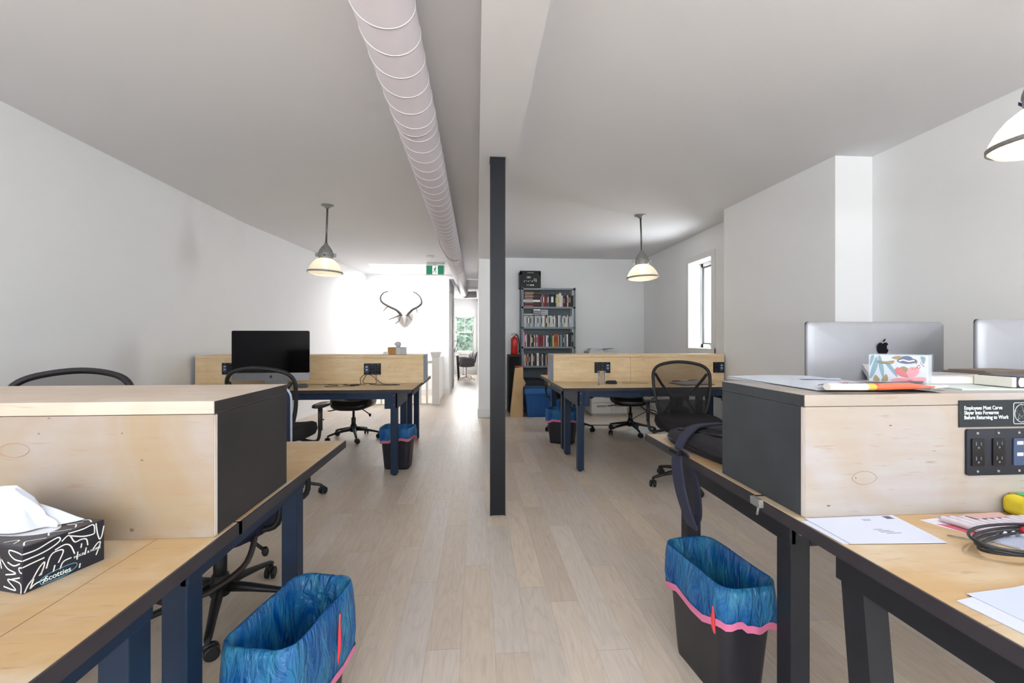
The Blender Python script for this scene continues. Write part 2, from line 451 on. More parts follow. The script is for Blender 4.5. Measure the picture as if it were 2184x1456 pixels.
def thing(name, label, cat, loc=(0, 0, 0), rz=0, group=None):
    o = bpy.data.objects.new(name, None); C.objects.link(o)
    o.location = loc; o.rotation_euler = (0, 0, rz); o.empty_display_size = 0.05
    return tag(o, label, cat, group)
def solo(name, bm, m, label, cat, loc=(0, 0, 0), rz=0, group=None, smooth=None):
    o = obj(name, bm, m, None, smooth); o.location = loc; o.rotation_euler = (0, 0, rz)
    return tag(o, label, cat, group)
def struct(name, bm, m, parent=None):
    o = obj(name, bm, m, parent)
    if parent is None: o['kind'] = 'structure'
    return o
def copy_tree(o, loc, rz, label, group=None, drop=()):
    def cp(src, par):
        c = src.copy(); C.objects.link(c); c.parent = par
        for ch in [k for k in src.children if k.name.split('.')[0] not in drop]: cp(ch, c)
        return c
    c = cp(o, None); c.location = loc; c.rotation_euler = (0, 0, rz); c['label'] = label
    if group: c['group'] = group
    return c
def text(name, s, size, M, m, parent, ext=0.0006, align='LEFT', spacing=1.0, font_scale_x=1.0):
    cu = bpy.data.curves.new(name, 'FONT'); cu.body = s; cu.size = size; cu.extrude = ext; cu.align_x = align; cu.space_line = spacing
    cu.offset = size * 0.012
    t = bpy.data.objects.new(name, cu); C.objects.link(t)
    me = bpy.data.meshes.new_from_object(t.evaluated_get(bpy.context.evaluated_depsgraph_get()))
    bpy.data.objects.remove(t)
    me.transform(M @ Matrix.Diagonal((font_scale_x, 1, 1, 1)))
    me.materials.clear(); me.materials.append(m)
    return link(name, me, parent)
def ribbon(bm, pts, wd, M, h=0.0005):
    """flat printed stroke in the local xy plane of M"""
    n = len(pts); L_ = []; R_ = []
    for i in range(n):
        a = Vector(pts[max(i - 1, 0)]); b = Vector(pts[min(i + 1, n - 1)])
        d = (b - a)
        d = d.normalized() if d.length > 1e-9 else Vector((1, 0))
        q = Vector((-d.y, d.x)) * wd / 2; p = Vector(pts[i])
        L_.append(p + q); R_.append(p - q)
    va = [bm.verts.new(M @ Vector((p.x, p.y, h))) for p in L_]; vb = [bm.verts.new(M @ Vector((p.x, p.y, h))) for p in R_]
    for i in range(n - 1):
        try: bm.faces.new((va[i], vb[i], vb[i + 1], va[i + 1]))
        except ValueError: pass
def smooth_path(pts, n=6, closed=False):
    pts = [Vector(p) for p in pts]; out = []
    N = len(pts)
    rng = range(N if closed else N - 1)
    for i in rng:
        p0 = pts[(i - 1) % N] if closed else pts[max(i - 1, 0)]
        p1 = pts[i]; p2 = pts[(i + 1) % N]
        p3 = pts[(i + 2) % N] if closed else pts[min(i + 2, N - 1)]
        for k in range(n):
            t = k / n
            out.append(0.5 * ((2 * p1) + (-p0 + p2) * t + (2 * p0 - 5 * p1 + 4 * p2 - p3) * t * t + (-p0 + 3 * p1 - 3 * p2 + p3) * t ** 3))
    if not closed: out.append(pts[-1])
    return out

# ---------------------------------------------------------------- the room
H = 2.54
bm = new(); box(bm, -3.2, 3.3, -5.8, 15.8, -0.12, 0.0); struct('floor', bm, M_floor)
bm = new()   # ceiling tiled around the skylight and the openings added for light
SX0, SX1, SY0, SY1 = -1.97, -0.66, 8.45, 9.62
holes = [(SX0, SX1, SY0, SY1)] + [q[:4] for q in ADDED_SKYLIGHTS]
xs_ = sorted({-3.0, 3.2} | {h_[0] for h_ in holes} | {h_[1] for h_ in holes}); ys_ = sorted({-5.8, 16.2} | {h_[2] for h_ in holes} | {h_[3] for h_ in holes})
for y0_, y1_ in zip(ys_[:-1], ys_[1:]):
    run = None
    for x0_, x1_ in zip(xs_[:-1], xs_[1:]):
        hole = any(h_[0] <= x0_ + 1e-6 and h_[1] >= x1_ - 1e-6 and h_[2] <= y0_ + 1e-6 and h_[3] >= y1_ - 1e-6 for h_ in holes)
        if hole:
            if run: box(bm, run[0], run[1], y0_, y1_, H, H + .5)
            run = None
        else: run = (run[0] if run else x0_, x1_)
    if run: box(bm, run[0], run[1], y0_, y1_, H, H + .5)
struct('ceiling', bm, M_ceil)
BX0, BX1, BZ = 0.017, 0.262, 2.38
bm = new(); box(bm, BX0, BX1, -5.5, 6.85, BZ, H); struct('trim_1', bm, M_ceil)       # boxed ceiling beam
bm = new()
T = 0.14
prism(bm, [(-2.73, -5.55), (-2.73, 5.6), (-2.30, 9.75), (-2.30 - T, 9.75), (-2.73 - T, 5.6), (-2.73 - T, -5.55)], 0, H)
struct('wall_left', bm, M_wall)
bm = new(); box(bm, -2.45, -0.59, 9.72, 9.84, 0, H); box(bm, -0.71, -0.59, 9.84, 12.0, 0, H)
struct('wall_back', bm, M_wall)
bm = new(); box(bm, 0.03, 0.27, 6.85, 15.6, 0, H); struct('wall_centre', bm, M_wall)
bm = new(); box(bm, 0.27, 3.0, 7.62, 7.74, 0, H); struct('wall_far', bm, M_wall)
# right wall: window wall, chimney chase, near recess
WY0, WY1, WZ0, WZ1 = 5.34, 5.93, 1.06, 2.185
bm = new()
WX = 2.86
box(bm, WX, WX + 0.3, 4.5, WY0, 0, H); box(bm, WX, WX + 0.3, WY1, 7.7, 0, H)
box(bm, WX, WX + 0.3, WY0, WY1, 0, WZ0); box(bm, WX, WX + 0.3, WY0, WY1, WZ1, H)
box(bm, 2.96, 3.16, -5.55, 3.3, 0, H)
prism(bm, [(2.665, 3.2), (3.16, 3.2), (3.16, 4.62), (2.60, 4.62)], 0, H)
struct('wall_right', bm, M_wall)
# rear wall behind the viewpoint with a wide window opening added for light
bm = new()
box(bm, -2.9, -2.5, -5.67, -5.55, 0, H); box(bm, 2.7, 3.16, -5.67, -5.55, 0, H)
box(bm, -2.5, 2.7, -5.67, -5.55, 0, 0.55); box(bm, -2.5, 2.7, -5.67, -5.55, 2.3, H)
struct('wall_rear', bm, M_wall)
bm = new()
for x in (-2.5, -1.2, 0.1, 1.4, 2.66):
    box(bm, x, x + 0.04, -5.65, -5.57, 0.55, 2.3)
box(bm, -2.5, 2.7, -5.65, -5.57, 0.55, 0.6); box(bm, -2.5, 2.7, -5.65, -5.57, 2.25, 2.3)
struct('added_rear_window', bm, M_trim)  # frame of the unseen window added to let in more light
# front room beyond the corridor
FW = 15.6
bm = new()
fx0, fx1, fz0, fz1 = -0.72, -0.10, 0.76, 1.94
box(bm, -3.0, fx0, FW, FW + 0.15, 0, H); box(bm, fx1, 0.3, FW, FW + 0.15, 0, H)
box(bm, fx0, fx1, FW, FW + 0.15, 0, fz0); box(bm, fx0, fx1, FW, FW + 0.15, fz1, H)
box(bm, -3.0, -2.88, 12.0, FW, 0, H); box(bm, -3.0, -0.71, 11.9, 12.0, 0, H)
struct('wall_front', bm, M_wall)
bm = new()
for a, b, c, d in ((fx0 - 0.09, fx0, fz0 - 0.08, fz1 + 0.09), (fx1, fx1 + 0.09, fz0 - 0.08, fz1 + 0.09)): box(bm, a, b, FW - 0.03, FW, c, d)
box(bm, fx0, fx1, FW - 0.03, FW, fz1, fz1 + 0.09); box(bm, fx0 - 0.1, fx1 + 0.1, FW - 0.06, FW, fz0 - 0.08, fz0)
w2 = struct('window_2', bm, M_trim)
bm = new()
zm = 1.42
for a, b, c, d in ((fx0, fx1, zm - 0.02, zm + 0.02), (fx0, fx0 + 0.035, fz0, fz1), (fx1 - 0.035, fx1, fz0, fz1), (fx0, fx1, fz0, fz0 + 0.04), (fx0, fx1, fz1 - 0.03, fz1)): box(bm, a, b, FW + 0.04, FW + 0.08, c, d)
box(bm, (fx0 + fx1) / 2 - 0.012, (fx0 + fx1) / 2 + 0.012, FW + 0.045, FW + 0.07, zm, fz1)
box(bm, fx0, fx1, FW + 0.045, FW + 0.07, 1.66, 1.68)
obj('sash', bm, M_trim, w2)
bm = new(); box(bm, fx0, fx1, FW + 0.055, FW + 0.059, fz0, fz1); obj('pane', bm, M_pane, w2)
# baseboards
def bb(name, boxes):
    b = new()
    for q in boxes: box(b, *q, 0.006)
    struct(name, b, M_trim)
bb('baseboard_centre', [(0.012, 0.288, 6.832, 6.85, 0, 0.13), (0.012, 0.03, 6.85, 15.55, 0, 0.13)])
bb('baseboard_far', [(0.27, 2.86, 7.602, 7.62, 0, 0.13)])
bb('baseboard_right', [(2.842, 2.86, 4.65, 7.6, 0, 0.13), (2.942, 2.96, -5.5, 3.18, 0, 0.13)])
bb('baseboard_left', [(-2.73, -2.712, -5.5, 5.5, 0, 0.13)])
bb('baseboard_back', [(-0.60, -0.572, 9.73, 9.86, 0, 0.13), (-2.2, -0.6, 9.702, 9.72, 0, 0.13)])
bb('baseboard_front', [(-2.8, 0.0, FW - 0.018, FW, 0, 0.13)])
# door casing on the left of the corridor and a sloping drop at its ceiling
bm = new(); box(bm, -0.59, -0.565, 10.2, 10.3, 0, 2.1); box(bm, -0.59, -0.565, 11.2, 11.3, 0, 2.1); box(bm, -0.59, -0.565, 10.2, 11.3, 2.1, 2.2)
struct('door_1', bm, M_trim)
bm = new(); box(bm, -0.59, 0.03, 9.72, 9.9, 2.46, H); struct('trim_2', bm, M_wall)
# skylight glazing
bm = new(); box(bm, SX0 - 0.03, SX1 + 0.03, SY0 - 0.03, SY0 + 0.03, H + 0.5, H + 0.56); box(bm, SX0 - 0.03, SX1 + 0.03, SY1 - 0.03, SY1 + 0.03, H + 0.5, H + 0.56)
box(bm, SX0 - 0.03, SX0 + 0.03, SY0, SY1, H + 0.5, H + 0.56); box(bm, SX1 - 0.03, SX1 + 0.03, SY0, SY1, H + 0.5, H + 0.56)
struct('window_4', bm, M_trim)

# side window with deep reveal, casement frame, crank
bm = new()
c = 0.075
for q in ((WX - 0.022, WX, WY0 - c, WY0, WZ0 - c, WZ1 + c), (WX - 0.022, WX, WY1, WY1 + c, WZ0 - c, WZ1 + c), (WX - 0.022, WX, WY0, WY1, WZ1, WZ1 + c), (WX - 0.03, WX, WY0 - c, WY1 + c, WZ0 - c, WZ0)): box(bm, *q, 0.005)
w1 = struct('window_1', bm, M_trim)
bm = new()
fr = 0.05
for q in ((WX + 0.16, WX + 0.22, WY0, WY0 + fr, WZ0, WZ1), (WX + 0.16, WX + 0.22, WY1 - fr, WY1, WZ0, WZ1), (WX + 0.16, WX + 0.22, WY0, WY1, WZ1 - fr, WZ1), (WX + 0.16, WX + 0.22, WY0, WY1, WZ0, WZ0 + fr)): box(bm, *q)
obj('window_frame', bm, M_trim, w1)
bm = new()
for q in ((WY0 + fr, WY0 + fr + .016, WZ0 + fr, WZ1 - fr), (WY1 - fr - .016, WY1 - fr, WZ0 + fr, WZ1 - fr), (WY0 + fr, WY1 - fr, WZ1 - fr - .02, WZ1 - fr), (WY0 + fr, WY1 - fr, WZ0 + fr, WZ0 + fr + .016)): box(bm, WX + .15, WX + .17, *q)
obj('gasket', bm, cm('black_gasket', 24, 34, 38), w1)
bm = new(); box(bm, WX + .19, WX + .194, WY0 + fr, WY1 - fr, WZ0 + fr, WZ1 - fr); obj('pane', bm, M_pane, w1)
bm = new(); box(bm, WX + .12, WX + .16, 5.45, 5.60, WZ0 + .0, WZ0 + .03, .006); tube(bm, [(WX + .12, 5.47, WZ0 + .03), (WX + .09, 5.52, WZ0 + .045), (WX + .09, 5.57, WZ0 + .04)], .007)
obj('crank_handle', bm, cm('green_metal', 96, 140, 130), w1)
# next house seen through the side window
M_brick = brick_mat()
bm = new(); box(bm, 4.3, 4.6, 3.0, 12.0, -1.0, 3.1)
nb = solo('neighbouring_house', bm, M_brick, 'brick side wall of the house next door seen through the side window', 'house')
bm = new()
for y0 in (7.3, 9.6):
    box(bm, 4.24, 4.30, y0, y0 + 0.08, 0.6, 2.6); box(bm, 4.24, 4.30, y0 + 1.0, y0 + 1.08, 0.6, 2.6); box(bm, 4.24, 4.30, y0, y0 + 1.08, 2.6, 2.7); box(bm, 4.24, 4.30, y0, y0 + 1.08, 0.5, 0.6); box(bm, 4.25, 4.29, y0, y0 + 1.08, 1.8, 1.86)
obj('window_frame', bm, M_trim, nb)
bm = new(); box(bm, 4.27, 4.295, 7.38, 8.3, .6, 2.6); box(bm, 4.27, 4.295, 9.68, 10.6, .6, 2.6)
obj('pane', bm, mat('blue_window_glass', srgb(110, 160, 178), 0.1), nb)
# garden trees beyond the front window
def foliage(name, seed, cx, cy, cz, rx, ry, rz_, n, m, label, grp):
    rd = random.Random(seed); t = thing(name, label, 'tree', (cx, cy, -2.5), 0, grp)
    b = new(); tube(b, [(0, 0, 0), (0.05, 0.02, 1.5), (0, 0, cz + 2.5)], [.16, .12, .05], 8); obj('trunk', b, cm('bark', 96, 84, 72), t)
    b = new()
    for _ in range(n):
        d = Vector((rd.gauss(0, 1), rd.gauss(0, 1), rd.gauss(0, 1))).normalized() * rd.uniform(0.3, 1) ** 0.5
        p = Vector((d.x * rx, d.y * ry, cz + 2.5 + d.z * rz_))
        s = rd.uniform(.09, .2); a = Vector((rd.gauss(0, 1), rd.gauss(0, 1), rd.gauss(0, 1))).normalized(); q = a.orthogonal().normalized()
        vs = [b.verts.new(p + a * s), b.verts.new(p + q * s * .6), b.verts.new(p - a * s), b.verts.new(p - q * s * .6)]
        b.faces.new(vs)
    obj('foliage', b, m, t, recalc=False)
foliage('garden_tree', 3, -1.0, 22.0, 1.5, 1.3, 1.2, 1.1, 1500, mat('leaf_green', srgb(200, 220, 192), 0.8, emit=None, var=0.3, vscale=3), 'leafy green tree outside the left half of the front room window', 'trees outside the front window')
foliage('garden_tree', 5, 1.15, 26.5, 1.3, 1.2, 1.1, 1.2, 1300, mat('leaf_pale', srgb(214, 228, 206), 0.8, var=0.3, vscale=3), 'paler leafy tree outside the right half of the front room window', 'trees outside the front window')
bm = new(); box(bm, -3.0, 2.5, 19.5, 19.8, -2.5, 0.62)
solo('garden_wall', bm, M_brick, 'low pinkish brick wall outside the front room window below the trees', 'wall')

# ---------------------------------------------------------------- steel post
t = thing('steel_post', 'tall black square steel post standing under the ceiling beam in the aisle', 'post', (0.138, 3.07, 0))
bm = new(); box(bm, -.047, .047, -.047, .047, 0.0, BZ, 0.004); obj('shaft', bm, M_steel, t)
bm = new()
for sx in (-.047, .047): box(bm, sx - .004, sx + .004, -.052, -.044, 0.0, BZ - 0.012)
box(bm, -.052, .052, -.053, .053, BZ - .012, BZ); obj('edge_strip', bm, mat('black_weld', srgb(14, 14, 18), .5), t)

# ---------------------------------------------------------------- spiral duct
DX, DZ, DR = -0.342, 2.405, 0.115
t = thing('spiral_duct', 'long white spiral ventilation duct hung along the ceiling', 'duct', (DX, 0, DZ))
RXm = Matrix.Rotation(R(-90), 4, 'X')      # lathe z -> +y
bm = new(); lathe(bm, [(DR, -5.5), (DR, 11.6), (DR * .98, 11.75), (DR * .72, 11.95), (DR * .7, 12.9)], 48, RXm); obj('pipe', bm, M_duct, t, True)
bm = new(); pts = []
Y = -1.9
while Y < 9.2:
    pts.append((DR * math.cos((Y + 1.9) / .157 * 2 * PI), Y, DR * math.sin((Y + 1.9) / .157 * 2 * PI))); Y += .157 / 40
tube(bm, pts, .0024, 5); obj('spiral_seam', bm, M_seam, t)
bm = new(); tube(bm, [(0, 12.4, -.02), (.16, 12.5, -.01), (.34, 12.5, 0)], .09, 20); lathe(bm, [(DR * .76, 12.86), (DR * .76, 12.93)], 32, RXm); obj('branch', bm, M_duct, t)
bm = new()
for y in (0.2, 2.55, 5.2, 7.8):
    tube(bm, [(DR * 1.012 * math.cos(a), y, DR * 1.012 * math.sin(a)) for a in [R(k) for k in range(0, 360, 12)]], .0035, 5, closed=True)
    tube(bm, [(0, y, DR), (0, y, H - DZ)], .004, 6)
obj('hanger_strap', bm, M_duct, t)
bm = new(); tube(bm, smooth_path([(-.06, 5.2, .105), (-.115, 5.35, .03), (-.120, 5.7, -.03), (-.105, 6.0, -.065), (-.05, 6.35, -.115), (0.03, 6.5, -.122), (.08, 6.6, -.09)]), .004, 6); obj('cable', bm, M_rod, t)

# ---------------------------------------------------------------- desk tables
def table(x0, x1, y0, y1, aisle, label, group, slant=None, iN=.035, iF=.035, legs='NF', topmat=None, gusset=True, paint=None):
    M_paint = paint or MATS['navy_black_paint']
    """aisle = +1: the end seen is at x1; -1: at x0. local origin at table's centre on the floor"""
    cx, cy = (x0 + x1) / 2, (y0 + y1) / 2
    t = thing('desk_table', label, 'desk', (cx, cy, 0), 0, group)
    a, b = x1 - cx, y1 - cy
    top = 0.74
    bm = new(); box(bm, -a + .004, a - .004, -b + .004, b - .004, top - .026, top, 0.002); obj('tabletop', bm, topmat or M_plyT, t)
    bm = new()
    for q in ((-a, a, -b, -b + .006), (-a, a, b - .006, b), (-a, -a + .006, -b, b), (a - .006, a, -b, b)): box(bm, *q, top - .030, top - .0015)
    obj('edge_band', bm, M_edge, t)
    ins = 0.132
    lx = a - ins
    # aprons: side aprons under each short end and front/back rails
    bm = new()
    for sx in (-1, 1):
        box(bm, sx * lx - (.016 if sx > 0 else .004), sx * lx + (.004 if sx > 0 else .016), -b + iN - .032, b - iF + .032, top - .160, top - .030, .002)
    obj('apron', bm, M_paint, t)
    bm = new()
    for sy in (-1, 1):
        box(bm, -lx, lx, sy * (b - (iN if sy < 0 else iF)) - .011, sy * (b - (iN if sy < 0 else iF)) + .011, top - .085, top - .030, .002)
    obj('rail', bm, M_paint, t)
    for sx in (-1, 1):
        for sy in (-1, 1):
            bm = new()
            X = sx * lx; Yy = sy * (b - (iN if sy < 0 else iF))
            wx, wy = .058, .064
            xa, xb = (X - wx, X) if sx > 0 else (X, X + wx)
            ya, yb = Yy - wy / 2, Yy + wy / 2
            if slant and (sx, sy) == (aisle * 1, 1) and slant:
                sh = slant
                t2 = bmesh.new(); bmesh.ops.create_cube(t2, size=1.0)
                for v in t2.verts:
                    zf = v.co.z + .5
                    v.co = Vector(((xa + xb) / 2 + v.co.x * wx * (1.0), (ya + yb) / 2 + v.co.y * wy * 1.0 - sh * (1 - zf), zf * (top - .03)))
                join(bm, t2)
            else:
                box(bm, xa, xb, ya, yb, 0.012, top - .030, .003)
                cyl(bm, (xa + xb) / 2, (ya + yb) / 2, 0, .012, .018, 12)
            # upper gusset block plates
            if gusset and not (slant and (sx, sy) == (aisle, 1)):
                g = .10
                xs = xa if sx > 0 else xb
                pl = [(xs, top - .03), (xs - sx * .05, top - .03), (xs - sx * .05, top - .165), (xs, top - .165)]
                yo = ya if sy < 0 else yb
                t2 = bmesh.new(); loft(t2, [[(p[0], yo, p[1]) for p in pl], [(p[0], yo - sy * .014, p[1]) for p in pl]], smooth=False); join(bm, t2)
            obj('leg', bm, M_paint, t)
            bm = new()
            for zz in (top - .05, top - .13):
                yo = ya if sy < 0 else yb
                ellipsoid(bm, ((xa + xb) / 2, yo + sy * .0, zz), .005, .003, .005, nu=10, nv=6)
            obj('bolt', bm, M_galv, t)
    return t
G1 = 'plywood desk tables'
LX0 = -2.70
table(LX0, -0.556, 0.38, 1.1195, 1, 'worn plywood desk table nearest on the left with the swirl patterned tissue box', G1, iF=.13)
table(LX0, -0.555, 1.12, 1.985, 1, 'plywood desk table at the far side of the near left wooden riser', G1, iN=.05, iF=.15)
table(0.757, 2.93, 0.40, 1.195, -1, 'plywood desk table nearest on the right with the envelopes and slanted leg', G1, slant=.07, iF=.165, paint=M_paintK)
table(0.765, 2.93, 1.20, 2.02, -1, 'plywood desk table on the right carrying the black shoulder bag', G1, iN=.07, iF=.11, paint=M_paintK)
table(LX0, -0.548, 3.965, 4.695, 1, 'plywood desk table under the dark screen beyond the left aisle', G1, iF=.20, topmat=M_plyF)
table(LX0, -0.545, 4.70, 5.45, 1, 'rear plywood desk table behind the far left riser by the railing', G1, iN=.14, topmat=M_plyF)
table(0.757, 2.58, 3.965, 4.695, -1, 'plywood desk table with the drinking glass on the far right side', G1, iF=.115, topmat=M_plyF)
table(0.765, 2.58, 4.70, 5.49, -1, 'rear plywood desk table behind the far right riser by the bookshelf', G1, iN=.10, topmat=M_plyF)

def riser(x0, x1, y0, y1, h, mp, me, label, lid=.028, seam=None, topm=None):
    t = thing('desk_riser', label, 'desk divider', ((x0 + x1) / 2, y0, 0.74), 0, 'wooden risers along the desks')
    a = (x1 - x0) / 2; d = y1 - y0
    bm = new()
    if seam is None: box(bm, -a, a, 0, .014, .0005, h - lid - .0012)
    else:
        s = seam - (x0 + x1) / 2
        box(bm, -a, s - .0015, 0, .014, .0005, h - lid - .0012); box(bm, s + .0015, a, 0, .014, .0005, h - lid - .0012)
    obj('front_panel', bm, mp, t)
    bm = new(); box(bm, -a + .012, a - .012, d - .014, d, .0005, h - lid - .0012); obj('back_panel', bm, mp, t)
    bm = new(); box(bm, -a, a, .0, d, h - lid, h, .0012); obj('lid', bm, topm or mp, t)
    for sx in (-1, 1):
        bm = new(); x = sx * a
        box(bm, min(x + sx * .0005, x - sx * .012), max(x + sx * .0005, x - sx * .012), .0125, d - .001, .0005, h - lid - .0012, .001)
        obj('end_panel', bm, me, t)
        bm = new(); box(bm, min(x, x + sx * .0009), max(x, x + sx * .0009), .0025, d - .001, h - lid + .001, h - .0012); obj('lid_end_paint', bm, me, t)
        bm = new(); box(bm, min(x, x + sx * .0009), max(x, x + sx * .0009), .0015, .0124, .0015, h - lid - .003); obj('bare_edge', bm, cm('bare_ply_edge', 214, 204, 196), t)
    return t
bm = new(); box(bm, -.685, -.6838, .39, 1.033, .7400, .7403)
jl_parent = bpy.data.objects['desk_table']
for v in bm.verts: v.co -= jl_parent.location
obj('joint_line', bm, cm('joint_brown', 128, 98, 70), jl_parent)
r1 = riser(LX0, -0.568, 1.033, 1.412, .295, M_plyN, M_end, 'large pale plywood riser box on the near left desk with black end', topm=M_plyW)
r2 = riser(0.785, 2.93, 1.035, 1.405, .295, M_plyR, M_endR, 'large whitish plywood riser box on the near right desk with sign and outlets', seam=None)
r3 = riser(LX0 + .01, -0.53, 4.58, 4.97, .275, M_plyF, M_endG, 'honey plywood riser box on the far left desk behind the dark screen')
r4 = riser(0.778, 2.58, 4.58, 4.97, .275, M_plyF, M_endG, 'honey plywood riser box on the far right desk in front of the bookshelf', seam=1.578)
# football shaped veneer patches, knots and screws in the panels
def patch(par, x, z, a, b, seed):
    bm = new(); pts = []
    for k in range(40):
        th_ = 2 * PI * k / 40
        pts.append((x + a * math.cos(th_), -.0006, z + b * math.copysign(abs(math.sin(th_)) ** 1.25, math.sin(th_))))
    tube(bm, pts, .0006, 4, closed=True)
    obj('veneer_patch', bm, cm('patch_line', 164, 136, 112), par)
patch(r2, .937 - 1.8575, .093, .032, .016, 1)
patch(r1, -.968 + 1.634, .196, .030, .015, 2)
bm = new()
for x, z, a, b in ((1.005, .219, .004, .0018), (0.845, .028, .005, .002), (1.11, .128, .014, .0007), (1.12, .155, .006, .0006), (0.915, .0935, .0016, .0016)):
    ellipsoid(bm, (x - 1.8575, -.0003, z), a, .0006, b, nu=12, nv=6)
obj('knot', bm, cm('knot_brown', 120, 92, 72), r2)
bm = new()
for x, z, a, b in ((-.735, .022, .004, .004), (-.90, .262, .003, .0012), (-.715, .17, .003, .002), (-.755, .228, .0015, .0015), (-.92, .23, .0018, .0014)):
    ellipsoid(bm, (x + 1.634, -.0003, z), a, .0006, b, nu=12, nv=6)
obj('knot', bm, cm('knot_brown', 120, 92, 72), r1)
bm = new(); box(bm, .744, .757, 1.150, 1.19, .722, .743, .001); tube(bm, [(.750, 1.16, .73), (.748, 1.165, .70)], .003)
solo('steel_bracket', bm, M_galv, 'small shiny steel bracket on the right desk edge below the riser', 'bracket')

# outlets
def outlet(par, x, y, z, wd, hg, n, label=None, usb_first=False, scale=1.0):
    pl_m = mat('black_outlet', srgb(26, 32, 44), .25)
    bm = new(); t2 = bmesh.new(); prism(t2, rrect(wd, hg, .006), 0, .005, FXZ(x, y, z)); join(bm, t2)
    o = obj('outlet_plate', bm, pl_m, par)
    dk = mat('outlet_face', srgb(12, 14, 20), .2)
    for i in range(n):
        cx = x - wd / 2 + wd * (i + .5) / n
        bm = new(); prism(bm, rrect(.033, .067, .003, cx=0, cy=0), .005, .0075, FXZ(cx, y, z))
        usb = (i == 0) if usb_first else (i == n - 1)
        s = obj('socket', bm, mat('usb_face', srgb(58, 74, 104), .3) if usb else dk, o)
        bm = new()
        if usb:
            for dz in (.022, -.006): box(bm, cx - .008, cx + .008, y - .0085, y - .0072, z + dz - .004, z + dz + .004)
            obj('usb_port', bm, mat('usb_white', srgb(236, 240, 246), .3), s)
        else:
            for dz in (.018, -.018):
                box(bm, cx - .0075, cx - .0055, y - .0085, y - .0072, z + dz - .001, z + dz + .008)
                box(bm, cx + .0055, cx + .0075, y - .0085, y - .0072, z + dz, z + dz + .007)
                t2 = bmesh.new(); cyl(t2, 0, 0, .0070, .0085, .0025, 8, FXZ(cx, y, z + dz - .006)); join(bm, t2)
            obj('slot', bm, mat('slot_grey', srgb(96, 102, 116), .4), s)
    bm = new()
    for i in range(n):
        for dz in (-.047, .047):
            t2 = bmesh.new(); cyl(t2, 0, 0, .004, .0066, .003, 10, FXZ(x - wd / 2 + wd * (i + .5) / n, y, z + dz)); join(bm, t2)
    obj('screw', bm, M_galv, o)
    return o
outlet(r2, 1.285 - 1.8575, -.0005, .8905 - .74, .168, .114, 3)
outlet(r3, -1.025 + 1.61, -.0005, .878 - .74, .165, .112, 3, usb_first=True)
outlet(r3, -2.36 + 1.61, -.0005, .888 - .74, .165, .112, 3, usb_first=True)
outlet(r4, 1.282 - 1.679, -.0005, .882 - .74, .165, .112, 3)
outlet(r4, 2.555 - 1.679 - .035, -.0005, .878 - .74, .12, .112, 2)
# sign on the riser
sg = solo('joke_sign', (lambda b: (box(b, 0, .205, -.003, -.0006, 0, .0665, .0008), b)[1])(new()), mat('sign_black', srgb(20, 28, 36), .22), 'small black plastic sign with white writing above the outlets on the right riser', 'sign', (1.183, 1.0345, .952))
wm = mat('sign_white', srgb(225, 236, 236), .5)
text('lettering', 'Employees Must Carve\nSlayer Into Forearms\nBefore Returning to Work', .0128, FXZ(.0125, -.0032, .0435), wm, sg, .0003, spacing=.92, font_scale_x=.86)
bm = new()
RC = rrect(.044, .052, .004, 4)
tube(bm, [FXZ(.168, -.0034, .033) @ Vector((x, y, 0)) for x, y in RC], .0008, 4, closed=True)
tube(bm, [FXZ(.168, -.0034, .033) @ Vector((.019 * math.cos(a), .022 * math.sin(a), 0)) for a in [2 * PI * k / 32 for k in range(32)]], .0007, 4, closed=True)
star = [(.019 * math.cos(R(90 + 144 * k)), .022 * math.sin(R(90 + 144 * k))) for k in range(5)]
tube(bm, [FXZ(.168, -.0034, .033) @ Vector((x, y, 0)) for x, y in star], .0006, 4, closed=True)
obj('pentagram_emblem', bm, wm, sg)

